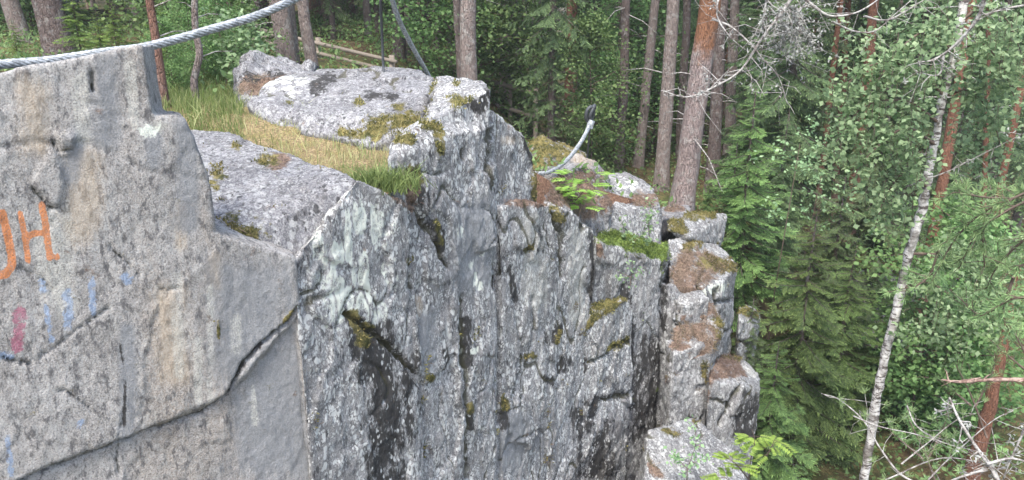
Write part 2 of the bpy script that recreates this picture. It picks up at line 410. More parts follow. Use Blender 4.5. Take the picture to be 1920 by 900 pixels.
def rock(name, label, hulls, mat, vox=.022, big=.05, stri=.014, facet=.03, fsc=2.2, fine=.006, masks=(), cracks=(), recess=(), cat='rock', group=None, grow=0, frac=1.0):
    bm = bmesh.new()
    for h in hulls:
        vs = [bm.verts.new(p) for p in h]
        bmesh.ops.convex_hull(bm, input=vs)
    lo = [v for v in bm.verts if not v.link_faces]
    for v in lo: bm.verts.remove(v)
    me = bpy.data.meshes.new('tmp'); bm.to_mesh(me); bm.free()
    ob = bpy.data.objects.new('tmp', me); COL.objects.link(ob)
    md = ob.modifiers.new('r', 'REMESH'); md.mode = 'VOXEL'; md.voxel_size = vox; md.adaptivity = 0
    dg = bpy.context.evaluated_depsgraph_get(); ev = ob.evaluated_get(dg); em = ev.to_mesh()
    n = len(em.vertices); V = np.empty(n * 3, np.float32); em.vertices.foreach_get('co', V); V = V.reshape(-1, 3).astype(float)
    N = np.empty(n * 3, np.float32); em.vertices.foreach_get('normal', N); N = N.reshape(-1, 3).astype(float)
    nf = len(em.polygons); Q = np.empty(nf * 4, np.int32); em.polygons.foreach_get('vertices', Q); Q = Q.reshape(-1, 4)
    ev.to_mesh_clear(); bpy.data.objects.remove(ob); bpy.data.meshes.remove(me)
    px, py = proj(V); face = (V * N).sum(1) < 0.02
    A = {}
    for k in MASKS:
        a = np.zeros(n)
        for m in masks:
            if m[0] == k: a = np.maximum(a, mval(px, py, m))
        A[k] = np.where(face, np.clip(a, 0, CAPS.get(k, 1)), 0)
    Vs = V * (1, 1, .45)
    d = big * fbm(V, 1.1, 3) + facet * cell(V * fsc * (1, 1, .6) + fbm(V, 3, 2)[:, None] * .25) \
        + facet * .35 * cell(V * fsc * 3.1 * (1, 1, .7), 9) + stri * fbm(Vs, 6.5, 3) + fine * fbm(V, 28, 2)
    mm = np.clip((np.maximum(np.maximum(A['moss'], A['greenmoss']), A['litter'] * .8) + .35 * fbm(V, 9, 2) - .5) * 3, 0, 1)
    d = d + mm * (.008 + .022 * fbm(V, 16, 3))
    wv = V + .10 * np.stack([fbm(V, 2.5, 2), fbm(V + 9, 2.5, 2), fbm(V + 21, 2.5, 2)], 1)
    fr = np.zeros(n)
    for k_, (sx, sy, sz, dep, wd_) in enumerate(((1, 1, 1.6, .03, .018), (2.2, 2.2, 1.1, .018, .022))):
        q = pn(wv * np.array([sx, sy, sz]) * 1.15 + 50 * k_); on = sm(.0, .25, pn(V * 1.1 + 31 * k_))
        e_ = np.exp(-(q / wd_) ** 2) * on; fr = np.maximum(fr, e_); d = d - frac * dep * e_
    A['crev'] = fr * frac
    for c in cracks:
        pts, w, dep = c[:3]
        pxx = px + 8 * pn(V * 9) + 4 * pn(V * 24); pyy = py + 8 * pn(V * 9 + 40) + 4 * pn(V * 24 + 9)
        dist = seg_dist(pxx, pyy, pts); d = d - np.where(face, 1.3 * dep * np.exp(-(dist / (w * .8)) ** 2), 0); A['crev'] = np.maximum(A['crev'], np.where(face, min(1, .45 + dep * 11) * np.exp(-(dist / w) ** 2), 0))
    for pts, off, soft in recess:
        mv = mval(px + 10 * pn(V * 7), py + 10 * pn(V * 7 + 30), (0, 'p', pts, soft)); d = d + np.where(face, off * np.clip(mv, 0, 1), 0)
    V = V + N * d[:, None]
    org = np.array([V[:, 0].mean(), V[:, 1].mean(), V[:, 2].min()])
    me = mesh_np(name, V - org, Q, mat, True, {k: v for k, v in A.items() if v.max() > 0.2})
    o = link(name, me, None, org); tag(o, label, cat, group)
    o['_n'] = n
    TOPS.append((V, N, A, px, py, o))
    return o
TOPS = []

# A: the pale painted slab on the left
rock('granite_slab', 'pale granite slab at far left with orange painted JH. and blue paint marks, steel rope along its top',
     [prism([Vector((-4.3, 2.29, -.85)), on_wall(-262, 185), on_wall(-150, 190)], -7.8, (-.06, .3, -.02)), prism([on_wall(-260, 186), on_wall(0, 154), on_wall(80, 127), on_wall(190, 107), on_wall(266, 83)], -7.8, (-.06, .30, -.02)),
      prism([on_wall(200, 215), on_wall(262, 224), on_wall(344, 220), on_wall(366, 268)], -7.8, (-.1, .20, 0)),
      prism([on_wall(330, 268), on_wall(364, 266), on_wall(391, 335)], -7.8, (-.1, .22, 0)),
      prism([on_wall(340, 420), on_wall(392, 472), on_wall(470, 474), on_wall(556, 483)], -7.8, (-.2, .4, 0))],
     M['wall'], vox=.0165, big=.018, stri=.006, facet=.007, fsc=3.0, fine=.006, frac=.35,
     masks=[('orange', 's', [(4, 400), (14, 440), (22, 480), (22, 500), (12, 514), (-8, 518)], 8),
            ('orange', 's', [(38, 400), (46, 440), (53, 490)], 5.5), ('orange', 's', [(78, 384), (85, 420), (94, 484)], 6.5),
            ('orange', 's', [(46, 448), (62, 438), (84, 436)], 6), ('orange', 'e', (108, 482, 5, 7)),
            ('azure', 's', [(78, 530), (82, 545)], 7), ('azure', 's', [(86, 575), (98, 640)], 5),
            ('azure', 's', [(128, 552), (128, 610)], 9), ('azure', 's', [(172, 522), (176, 590)], 6), ('azure', 's', [(236, 520), (240, 526)], 9),
            ('azure', 's', [(0, 665), (16, 668)], 9), ('azure', 's', [(14, 820), (22, 890)], 5), ('azure', 's', [(148, 800), (152, 790)], 5),
            ('pink', 's', [(38, 588), (32, 650)], 11),
            ('slate', 'p', [(392, 480), (555, 490), (560, 580), (440, 740), (400, 700), (395, 600)], 60),
            ('slate', 'p', [(440, 745), (560, 590), (690, 900), (430, 905)], 60), ('slate', 's', [(200, 120), (195, 260)], 26),
            ('slate', 's', [(240, 620), (236, 820)], 14), ('slate', 's', [(290, 250), (285, 300)], 18), ('slate', 's', [(350, 240), (352, 420)], 18),
            ('slate', 's', [(150, 250), (130, 330)], 22),
            ('tan', 's', [(318, 560), (325, 700)], 26), ('tan', 's', [(340, 380), (342, 460)], 10), ('tan', 's', [(402, 490), (400, 530)], 14),
            ('tan', 's', [(60, 180), (60, 260)], 30), ('tan', 's', [(160, 300), (150, 420)], 30),
            ('drip', 's', [(330, 520), (335, 700)], 10), ('drip', 's', [(370, 640), (372, 750)], 8), ('drip', 's', [(443, 600), (445, 660)], 9),
            ('drip', 's', [(395, 540), (396, 760)], 6), ('drip', 's', [(480, 730), (484, 800)], 4),
            ('drip', 's', [(150, 150), (155, 260)], 14), ('drip', 's', [(245, 120), (250, 230)], 9), ('drip', 's', [(100, 420), (110, 560)], 30), ('drip', 's', [(290, 235), (300, 236)], 10),
            ('lichen', 's', [(268, 246), (300, 240)], 12),
            ('moss', 's', [(560, 572), (530, 610), (500, 636)], 4), ('moss', 's', [(409, 600), (411, 632)], 3), ('stain', 's', [(500, 636), (465, 675), (440, 720), (430, 745)], 3),
            ('stain', 's', [(225, 640), (235, 720), (232, 800)], 3)],
     cracks=[([(575, 560), (545, 600), (500, 640), (462, 678), (440, 720), (425, 745), (380, 780), (300, 805), (230, 828), (150, 865), (40, 905)], 3.4, .06),
             ([(75, 672), (120, 640), (170, 602), (222, 572)], 2.2, .016), ([(62, 345), (75, 370), (88, 388), (112, 388)], 3, .03), ([(170, 132), (176, 168)], 4, .04),
             ([(100, 268), (106, 282), (134, 284)], 4, .03), ([(0, 668), (20, 680), (54, 684)], 2.4, .025), ([(95, 745), (120, 733), (145, 745), (165, 760)], 2.2, .014),
             ([(225, 770), (226, 830), (224, 900)], 2.2, .018), ([(290, 540), (320, 545), (345, 535)], 2, .012), ([(36, 500), (60, 515), (85, 525), (100, 546)], 2, .012),
             ([(205, 460), (240, 495), (262, 512)], 2.2, .014)],
     recess=[([(230, 830), (430, 745), (575, 575), (740, 2600), (-600, 2600), (-400, 1060), (40, 905)], -.045, 8), ([(105, 245), (140, 250), (130, 285), (108, 285)], .03, 6),
             ([(95, 270), (60, 350), (110, 390), (120, 340)], .02, 6)])

rock('sloping_boulder', 'purple grey boulder with a smooth top sloping down behind the painted slab',
     [solid([(240, 300, 5.6), (300, 250, 6.6), (362, 243, 6.8), (440, 251, 6.6), (522, 289, 6.1), (600, 316, 5.65), (672, 336, 5.15), (556, 492, 4.72), (392, 474, 4.5), (300, 440, 4.6)]) +
      [Vector((-2.9, 5.2, -3)), Vector((-2.6, 6.8, -3)), Vector((-1.1, 5.4, -3)), Vector((-1.4, 4.8, -3))]],
     M['top'], vox=.02, big=.045, stri=.0, facet=.012, fine=.016, frac=.2,
     masks=[('moss', 's', [(495, 298), (512, 300)], 10), ('moss', 's', [(405, 322), (415, 330)], 9), ('moss', 's', [(400, 345), (404, 350)], 7), ('moss', 's', [(440, 272), (446, 274)], 6), ('litter', 's', [(515, 305), (525, 300)], 12),
            ('moss', 'e', (430, 450, 55, 34)), ('litter', 's', [(468, 450), (485, 470)], 6)])

rock('lichened_slab', 'dark grey rock face with a cluster of pale green crust lichens near its top',
     [prism([(672, 333, 5.12), (716, 362, 5.3), (762, 382, 5.5), (778, 412, 5.6), (548, 490, 4.585), (604, 432, 4.82), (566, 470, 4.66)], -7.9, (-.25, .45, -.2))],
     M['cliff'], vox=.02, big=.022, stri=.01, facet=.025,
     masks=[('lichen', 'e', (640, 470, 45, 70), ), ('lichen', 'e', (690, 420, 34, 40)), ('lichen', 'e', (650, 560, 40, 50)), ('lichen', 'e', (700, 540, 30, 60)), ('lichen', 'e', (610, 440, 20, 30)),
            ('stain', 'p', [(640, 640), (720, 600), (775, 680), (770, 800), (740, 910), (690, 905), (690, 760), (660, 680)], 40),
            ('stain', 's', [(655, 590), (690, 620), (740, 660), (775, 715)], 12), ('moss', 's', [(665, 590), (672, 612), (685, 640)], 11), ('moss', 's', [(776, 480), (774, 492)], 8), ('moss', 's', [(660, 605), (700, 615)], 6),
            ('stain', 's', [(775, 420), (778, 480)], 7), ('tan', 's', [(815, 860), (815, 900)], 10),
            ('litter', 's', [(740, 368), (765, 385), (772, 400)], 8)],
     cracks=[([(650, 590), (700, 625), (745, 660), (790, 720)], 6, .05), ([(775, 400), (779, 450), (776, 540)], 7, .05)])

rock('split_boulder', 'tall split boulder with flat bright top and sheer speckled face, mossy crack on its left',
     [prism([(726, 300, 5.5), (736, 268, 5.8), (788, 232, 5.95), (860, 250, 6.15), (925, 240, 6.55)], -7.9, (.05, .5, .03)),
      prism([(790, 232, 6.0), (815, 145, 7.6), (850, 148, 7.7), (906, 156, 7.1), (921, 167, 6.6), (922, 240, 6.55)], -7.0),
      prism([(770, 410, 5.6), (735, 350, 5.5), (800, 330, 5.8), (860, 400, 6.1)], -7.9, (.0, .35, -.1))],
     M['cliff'], vox=.021, big=.03, stri=.012, facet=.035, fsc=2.2,
     masks=[('moss', 's', [(808, 150), (790, 185), (782, 215)], 11), ('stain', 's', [(790, 360), (800, 410), (830, 440), (826, 465)], 9), ('moss', 's', [(815, 415), (826, 455)], 5),
            ('moss', 's', [(745, 262), (765, 262)], 11), ('moss', 's', [(795, 232), (820, 240), (822, 280)], 8), ('stain', 's', [(880, 190), (905, 205), (915, 170)], 9), ('moss', 'e', (860, 188, 14, 9)), ('moss', 'e', (858, 160, 8, 4)),
            ('litter', 's', [(760, 330), (770, 360), (765, 390)], 12), ('moss', 's', [(770, 320), (775, 345)], 11), ('stain', 's', [(875, 600), (872, 680)], 8),
            ('lichen', 's', [(890, 500), (900, 540)], 7), ('lichen', 's', [(860, 430), (862, 440)], 6), ('lichen', 's', [(905, 470), (895, 490)], 5), ('lichen', 's', [(870, 660), (895, 655)], 5),
            ('slate', 's', [(890, 400), (880, 520)], 34), ('slate', 's', [(800, 600), (800, 690)], 16), ('moss', 's', [(800, 705), (808, 710)], 8), ('moss', 's', [(878, 760), (880, 772)], 7),
            ('stain', 's', [(835, 660), (838, 690)], 6), ('tan', 's', [(786, 560), (787, 590)], 6), ('stain', 's', [(880, 800), (872, 760)], 6)],
     cracks=[([(775, 380), (800, 430), (825, 470), (842, 505)], 4, .05), ([(925, 240), (922, 330), (940, 400), (935, 470), (930, 540)], 5, .05), ([(868, 560), (865, 640), (872, 760), (880, 900)], 6, .03),
             ([(805, 150), (782, 220)], 9, .05), ([(866, 285), (869, 300)], 4, .04)])

rock('top_boulder', 'broad low grey boulder behind the dry grass with a thin steel rod standing on it',
     [solid([(462, 192, 7.6), (500, 160, 8.1), (556, 132, 8.9), (600, 126, 9.3), (700, 127, 9.3), (790, 130, 8.9), (815, 142, 8.4), (800, 180, 7.6), (782, 236, 6.9), (700, 274, 6.85), (600, 264, 7.15), (520, 238, 7.3), (476, 212, 7.5)]) +
      [Vector((-3.2, 9.6, -2.6)), Vector((-1.1, 9.6, -2.6)), Vector((-.85, 7.3, -2.6)), Vector((-2.2, 7.8, -2.6))]],
     M['top'], vox=.026, big=.08, stri=0, facet=.03, fsc=1.6, fine=.008,
     masks=[('lichen', 'e', (545, 160, 24, 14)), ('lichen', 's', [(500, 165), (530, 152)], 8), ('moss', 'e', (672, 188, 8, 7)), ('moss', 'e', (748, 200, 11, 9)), ('moss', 's', [(700, 240), (770, 225)], 16),
            ('stain', 's', [(590, 165), (620, 150)], 10), ('stain', 's', [(690, 178), (740, 180)], 8), ('moss', 's', [(640, 245), (700, 255)], 9)])
rock('rough_boulder', 'small rough boulder with brown crusts left behind the broad low one, below the fence',
     [solid([(446, 184, 8.3), (452, 140, 8.7), (478, 106, 9.3), (528, 105, 9.5), (596, 127, 9.5), (570, 160, 8.6), (480, 190, 8.1)]) + [Vector((-2.95, 8.2, -2.2)), Vector((-3.2, 9.6, -2.2)), Vector((-2.2, 9.6, -2.2)), Vector((-2.3, 8.3, -2.2))]],
     M['top'], vox=.03, big=.1, stri=0, facet=.09, fsc=2.6, fine=.012, masks=[('litter', 's', [(460, 165), (520, 165), (560, 150)], 12), ('stain', 's', [(465, 150), (520, 150)], 16)])

rock('curved_slab', 'pale rock slab with a curved right edge standing beyond the sheer split boulder',
     [prism([(922, 205, 6.75), (945, 215, 6.95), (978, 250, 7.15), (1001, 300, 7.35), (1010, 375, 7.4), (924, 300, 6.7)], -4.5, (-.5, .5, -.05))],
     M['cliff'], vox=.024, big=.06, stri=.03, facet=.035, masks=[('tan', 'e', (958, 263, 12, 7)), ('moss', 's', [(1003, 310), (1008, 372)], 7), ('stain', 's', [(978, 250), (1001, 305)], 4)])
rock('column_rock', 'wide grey rock column with a mossy ledge on top right of the sheer boulder',
     [prism([(940, 388, 6.7), (968, 376, 6.95), (1022, 380, 7.3), (1050, 398, 7.55)], -7.9, (-.5, .3, 0)),
      prism([(1040, 400, 7.5), (1064, 392, 7.7), (1086, 412, 7.95), (1110, 432, 8.15)], -7.9, (-.5, .3, 0))],
     M['cliff'], vox=.022, big=.03, stri=.013, facet=.035, fsc=2.2,
     masks=[('litter', 's', [(950, 380), (1020, 382)], 6), ('moss', 's', [(1040, 395), (1050, 410)], 9), ('stain', 's', [(1012, 430), (1010, 470)], 8), ('stain', 's', [(1104, 430), (1110, 540)], 4), ('moss', 's', [(990, 470), (996, 462)], 5),
            ('stain', 's', [(960, 500), (966, 560)], 6), ('stain', 's', [(1030, 640), (1050, 620)], 9), ('stain', 's', [(1055, 690), (1062, 680)], 10), ('moss', 's', [(1045, 640), (1052, 625)], 6), ('stain', 's', [(945, 760), (942, 795)], 9),
            ('stain', 's', [(1020, 710), (1035, 715)], 7), ('moss', 's', [(985, 672), (1000, 668)], 6), ('slate', 's', [(960, 790), (950, 860)], 26), ('moss', 's', [(945, 745), (948, 765)], 6), ('stain', 's', [(1090, 780), (1100, 880), (1120, 900)], 16),
            ('drip', 's', [(1000, 420), (1010, 560)], 20), ('drip', 's', [(1080, 440), (1085, 600)], 12)],
     cracks=[([(1040, 395), (1052, 440), (1056, 520)], 5, .05), ([(970, 600), (985, 680), (960, 760)], 3, .03), ([(925, 430), (932, 520)], 4, .04), ([(1000, 560), (1002, 610), (990, 690)], 3, .025)])
rock('lower_column', 'lower grey rock column with a yellow mossy cap in front of the square block',
     [prism([(1092, 610, 8.05), (1128, 575, 8.25), (1186, 560, 8.7), (1192, 585, 8.75)], -7.9, (-.5, .3, .0))],
     M['cliff'], vox=.024, big=.06, stri=.03, facet=.045,
     masks=[('moss', 'p', [(1095, 625), (1110, 570), (1120, 542), (1155, 540), (1180, 562), (1150, 580), (1120, 600)], 6), ('moss', 's', [(1140, 655), (1190, 635)], 7), ('stain', 's', [(1085, 640), (1090, 690)], 9), ('stain', 's', [(1110, 750), (1175, 740)], 6),
            ('stain', 's', [(1075, 740), (1110, 760), (1100, 800)], 9), ('stain', 'p', [(1100, 900), (1110, 830), (1140, 790), (1150, 900)], 20)],
     cracks=[([(1105, 680), (1150, 655), (1192, 635)], 5, .05), ([(1130, 752), (1150, 748), (1190, 733)], 5, .04)])
rock('square_block', 'square dark grey rock block with bright green moss on its flat top',
     [prism([(1112, 455, 8.4), (1245, 494, 9.2), (1252, 458, 9.9), (1130, 428, 9.3)], -7.9)],
     M['block'], vox=.026, big=.022, stri=.03, facet=.03, masks=[('greenmoss', 'p', [(1112, 440), (1160, 430), (1250, 455), (1247, 490), (1180, 472), (1120, 454)], 6), ('stain', 's', [(1170, 540), (1180, 600), (1185, 760)], 11), ('stain', 'p', [(1190, 640), (1250, 640), (1260, 800), (1190, 830)], 40),
            ('litter', 's', [(1120, 462), (1128, 480)], 6)], cracks=[([(1245, 495), (1240, 640)], 5, .04)])
rock('thin_pillar', 'thin upright rock pillar between the square block and the litter covered steps',
     [prism([(1248, 532, 9.35), (1270, 540, 9.5), (1288, 572, 9.55), (1262, 575, 9.3)], -7.9, (-.2, .2, 0))], M['block'], vox=.028, big=.022, stri=.03, facet=.03, masks=[('moss', 's', [(1285, 575), (1280, 640)], 5), ('stain', 's', [(1246, 540), (1244, 620)], 5)])
rock('small_block', 'small grey rock block above the green moss, below the white humped rock',
     [solid([(1118, 392, 9.5), (1150, 380, 9.9), (1237, 388, 10.4), (1240, 400, 10.2), (1236, 455, 10.0), (1122, 436, 9.3)]) + [Vector((.95, 9.4, -4)), Vector((2.0, 10.1, -4)), Vector((1.7, 10.7, -3.8)), Vector((.8, 10.2, -3.8))]],
     M['block'], vox=.026, big=.022, facet=.03)
rock('white_hump', 'rounded rock hump crusted with white lichen beside the pink topped rise',
     [solid([(1128, 340, 10.8), (1140, 326, 11.2), (1168, 320, 11.3), (1205, 336, 11.2), (1232, 362, 10.8), (1236, 385, 10.5), (1190, 395, 10.1), (1140, 390, 10.2)]) + [Vector((1.2, 10.2, -4)), Vector((2.1, 10.3, -4)), Vector((2.2, 11.6, -4)), Vector((1.2, 11.6, -4))]],
     M['top'], vox=.028, big=.05, stri=0, facet=.03, masks=[('lichen', 's', [(1160, 345), (1185, 350)], 9), ('litter', 's', [(1195, 375), (1225, 372)], 11), ('moss', 's', [(1140, 395), (1150, 390)], 5)])
rock('litter_rise', 'low rock rise covered in brown needles under the far end of the steel rope',
     [solid([(1005, 350, 8.2), (1020, 325, 9.3), (1050, 300, 10.5), (1085, 291, 11.0), (1115, 302, 11.0), (1136, 325, 10.8), (1145, 385, 9.7), (1110, 420, 9.0), (1040, 400, 8.1)]) + [Vector((.2, 8.2, -4)), Vector((1.5, 9.5, -4)), Vector((1.3, 11.4, -4)), Vector((.4, 11, -4))]],
     M['top'], vox=.028, big=.08, stri=0, facet=.07, masks=[('litter', 'p', [(1015, 345), (1060, 330), (1130, 330), (1140, 385), (1110, 410), (1045, 392), (1012, 372)], 16), ('tan', 's', [(1085, 302), (1110, 300)], 12), ('stain', 's', [(1050, 330), (1100, 322)], 5), ('moss', 's', [(1040, 340), (1050, 335)], 6)])
rock('flat_stone', 'flat grey stone lying against the foot of the big pine',
     [solid([(1228, 392, 11.0), (1245, 386, 11.5), (1292, 386, 11.6), (1296, 396, 11.2), (1240, 411, 10.6), (1230, 408, 10.7)]) + [W(1240, 440, 10.7), W(1290, 420, 11.2), Vector((2.2, 11.6, -4.3))]],
     M['top'], vox=.026, big=.03, stri=0, facet=.03, masks=[('litter', 's', [(1250, 390), (1280, 392)], 4)])
rock('tilted_slab', 'thick grey slab with yellow moss on its top, jutting towards the spruces',
     [solid([(1252, 413, 10.5), (1290, 398, 11.3), (1362, 400, 11.5), (1363, 412, 11.4), (1352, 462, 11.2), (1296, 445, 10.4), (1250, 432, 10.3)]) + [W(1300, 480, 10.7), W(1345, 475, 11.6)]],
     M['block'], vox=.026, big=.022, facet=.03, masks=[('moss', 'p', [(1235, 412), (1280, 410), (1290, 440), (1245, 432)], 6), ('moss', 's', [(1290, 404), (1335, 403)], 7)])
JB = [([(1312, 560), (1310, 530), (1322, 500)], 4, .07), ([(1384, 560), (1350, 566), (1344, 600)], 4, .08), ([(1346, 538), (1344, 600), (1348, 660)], 5, .08), ([(1386, 610), (1352, 622)], 3, .05)]
rock('big_step_block', 'large block at the cliff\'s right with brown needle litter and moss on its top',
     [prism([(1252, 446, 10.2), (1300, 446, 10.8), (1350, 462, 10.9), (1385, 494, 10.6), (1350, 538, 9.75), (1258, 540, 9.45)], -7.9)],
     M['block'], vox=.027, big=.022, facet=.03,
     fsc=3.2, masks=[('litter', 'p', [(1258, 500), (1290, 465), (1335, 475), (1360, 500), (1330, 525), (1300, 560), (1262, 548)], 14), ('moss', 's', [(1320, 490), (1378, 500)], 11), ('moss', 's', [(1290, 462), (1310, 458)], 8), ('stain', 's', [(1300, 550), (1262, 556)], 8), ('lichen', 's', [(1325, 545), (1350, 540)], 12)], cracks=JB)
rock('litter_step', 'step heaped with brown needle litter under the large right hand block',
     [prism([(1262, 590, 9.15), (1275, 562, 9.5), (1338, 566, 9.65), (1352, 600, 9.4), (1335, 655, 8.95), (1262, 668, 8.82)], -7.9)],
     M['block'], vox=.027, big=.022, facet=.03, masks=[('litter', 'p', [(1268, 550), (1350, 560), (1345, 600), (1340, 650), (1320, 665), (1262, 672), (1262, 620), (1280, 590)], 9), ('moss', 's', [(1342, 600), (1345, 625)], 9)],
     cracks=[([(1258, 606), (1300, 598), (1350, 604)], 5, .09), ([(1300, 600), (1305, 660)], 4, .07), ([(1262, 575), (1290, 640)], 4, .05)])
rock('wedge_stone', 'small grey wedge stone dividing the two patches of brown litter on the steps', [prism([(1256, 556, 9.45), (1312, 548, 9.6), (1330, 562, 9.35), (1282, 578, 9.2)], -5, (0, 0, .02))], M['block'], vox=.024, big=.02, facet=.03, fsc=4)
rock('wedge_stone', 'small flat stone under the lower litter patch beside the dark gap', [prism([(1246, 640, 8.95), (1300, 632, 9.1), (1322, 648, 8.95), (1262, 668, 8.72)], -5.5, (0, 0, .02))], M['block'], vox=.024, big=.02, facet=.03, fsc=4, masks=[('litter', 's', [(1260, 650), (1290, 645)], 7)])
rock('wedge_stone', 'broken grey stone on the right lip of the upper litter slope', [prism([(1318, 600, 9.3), (1348, 590, 9.5), (1358, 612, 9.3), (1330, 630, 9.1)], -5.5, (0, 0, .02))], M['block'], vox=.024, big=.02, facet=.04, fsc=4, masks=[('moss', 's', [(1340, 600), (1350, 610)], 6)])
rock('grey_step_block', 'grey rock block with a flat litter strewn top above the lowest rock',
     [prism([(1255, 682, 8.75), (1326, 662, 8.9), (1338, 650, 9.3), (1262, 668, 9.2)], -7.9)], M['block'], vox=.027, big=.022, facet=.03, masks=[('moss', 's', [(1322, 680), (1325, 720)], 6), ('stain', 's', [(1260, 760), (1300, 800)], 16), ('litter', 's', [(1262, 675), (1320, 660)], 4)],
     cracks=[([(1255, 728), (1290, 735), (1336, 722)], 4, .07), ([(1292, 735), (1288, 790)], 4, .06)])
rock('edge_block', 'angular block with a pale edge at the right end of the cliff foot',
     [prism([(1328, 712, 8.75), (1345, 662, 9.4), (1385, 665, 9.7), (1420, 700, 9.5), (1424, 726, 9.2), (1388, 724, 8.9)], -7.9)],
     M['block'], vox=.027, big=.022, facet=.03, masks=[('litter', 'p', [(1345, 662), (1385, 668), (1400, 705), (1335, 712), (1322, 760), (1315, 740)], 8), ('drip', 's', [(1395, 690), (1415, 705)], 7), ('stain', 'p', [(1395, 735), (1425, 740), (1430, 830), (1370, 820)], 25), ('moss', 's', [(1345, 660), (1385, 672)], 6)],  # includes a pale streak along the upper right edge
     cracks=[([(1388, 722), (1350, 800)], 4, .08), ([(1330, 750), (1372, 762)], 3, .05)])
rock('dark_pillar_block', 'dark upright block with a mossy cap at the cliff\'s right edge against spruces',
     [prism([(1384, 572, 10.6), (1405, 570, 10.9), (1424, 588, 10.8), (1424, 612, 10.6), (1386, 600, 10.4)], -7.9)], M['block'], vox=.028, big=.022, facet=.03, masks=[('moss', 's', [(1388, 582), (1418, 588)], 8), ('stain', 's', [(1384, 640), (1386, 700)], 5)],
     cracks=[([(1384, 640), (1424, 650)], 4, .04)])
rock('foot_rock', 'pointed grey rock at the bottom edge with a small birch sapling and rowan in front',
     [solid([(1214, 806, 7.7), (1262, 800, 8.2), (1305, 784, 8.4), (1372, 842, 8.0), (1420, 930, 7.4), (1205, 930, 7.0)]) + [Vector((1.1, 7.0, -7.9)), Vector((2.6, 7.2, -7.9)), Vector((2.5, 8.6, -7.9)), Vector((1.2, 8.6, -7.9))]],
     M['block'], vox=.025, big=.022, facet=.03, masks=[('moss', 's', [(1245, 808), (1270, 815)], 6), ('litter', 's', [(1222, 870), (1240, 890)], 8), ('moss', 's', [(1300, 792), (1310, 790)], 4)])
# far mossy boulders beyond the cliff
for i, (x0, y0, d, r, lab) in enumerate([(1020, 295, 13.5, .55, 'wide moss covered boulder on the forest floor, left of the rope end'), (1052, 290, 14.2, .38, 'small round boulder with grey top touching the wide mossy one'),
                                         (1655, 480, 15.5, .7, 'mossy brown boulder half hidden behind spruce and birch')]):
    c = W(x0, y0, d); z = H(c.x, c.y)
    pts = [c + Vector((r * math.cos(a) * (1 + .2 * random.random()), r * .8 * math.sin(a), r * .5 * random.uniform(-.2, .6))) for a in np.linspace(0, 6, 9)] + [Vector((c.x, c.y, c.z + r * .6))]
    pts += [Vector((p.x, p.y, min(z, c.z) - .3)) for p in pts]
    rock('mossy_boulder', lab, [pts], M['block'], vox=.04, big=.1, facet=.08, stri=0, masks=[('moss', 'e', (x0, y0 - 6, F * r / d * 1.2, F * r / d * .6))])

def loose(name, par_idx, mask, n, fn, mat):
    "tufts or needles lying on a rock where its cover lies: a part of that rock"
    V, N, A, px, py, o = TOPS[par_idx]
    w = np.where(A[mask] + 1.1 * fbm(V, 4.5, 3) > .56, 1, 0); idx = np.flatnonzero(w)
    if len(idx) < 20: return
    k = rng.choice(idx, min(n, len(idx) * 4)); mb = MB(); fn(mb, V[k] + rng.normal(size=(len(k), 3)) * .01, N[k])
    x = link(name, mb.mesh(name, mat, origin=o.location), o); x['kind'] = 'stuff'
def f_moss(mb, P, N):
    n = len(P); d = unit(N + np.array([0, 0, .5]) + rng.normal(size=(n, 3)) * .45); s = unit(np.cross(d, rng.normal(size=(n, 3))))
    kites(mb, P - N * .005, d, s, rng.uniform(.015, .035, n), rng.uniform(.008, .014, n), rng.random(n))
def f_litter(mb, P, N):
    n = len(P); d = unit(np.cross(N, rng.normal(size=(n, 3))) + N * .25); s = unit(np.cross(d, N))
    kites(mb, P + N * .006, d, s, rng.uniform(.04, .08, n), rng.uniform(.003, .006, n), rng.random(n))
for i, t in enumerate(TOPS):
    a = t[2]; big_ = max(1, int((a['moss'] > .45).sum()))
    if (a['moss'] > .5).sum() > 30: loose('moss_tufts', i, 'moss', min(9000, big_ * 3), f_moss, M['mossstuff'])
    if (a['greenmoss'] > .5).sum() > 30: loose('green_moss_tufts', i, 'greenmoss', 7000, f_moss, M['greenmossstuff'])
    if (a['litter'] > .5).sum() > 30: loose('needle_litter', i, 'litter', min(9000, int((a['litter'] > .45).sum()) * 2), f_litter, M['litterstuff'])

# ---------------------------------------------------------------- grass, ground cover
def blades(name, P, hmin, hmax, w, mat, tint, lean=.35, seg=2):
    n = len(P); mb = MB(); h = rng.uniform(hmin, hmax, n)[:, None]
    a = rng.uniform(0, 6.283, n); side = np.stack([np.cos(a), np.sin(a), 0 * a], 1)
    ln = rng.normal(size=(n, 3)) * lean; ln[:, 2] = 0
    p1 = P + np.array([0, 0, 1]) * h * .55 + ln * h * .35; p2 = P + np.array([0, 0, 1]) * h * .95 + ln * h
    ww = w * rng.uniform(.6, 1.3, n)[:, None] / 2
    V = np.stack([P - side * ww, P + side * ww, p1 + side * ww * .8, p1 - side * ww * .8, p2 + side * ww * .15, p2 - side * ww * .15], 1).reshape(-1, 3)
    i = np.arange(n)[:, None] * 6
    Q = np.concatenate([i + [0, 1, 2, 3], i + [3, 2, 4, 5]])
    mb.add(V, Q, np.repeat(tint, 6)); return mb
def on_ground(n, x0, x1, y0, y1, cond=None, dz=0):
    x = rng.uniform(x0, x1, n); y = rng.uniform(y0, y1, n); P = np.stack([x, y, hgt(x, y) + dz], 1)
    if cond is not None:
        px, py = proj(P); P = P[cond(px, py, P)]
    return P
def stuff(name, mb, mat, label, cat):
    o = link(name, mb.mesh(name, mat)); tag(o, label, cat, kind='stuff'); return o
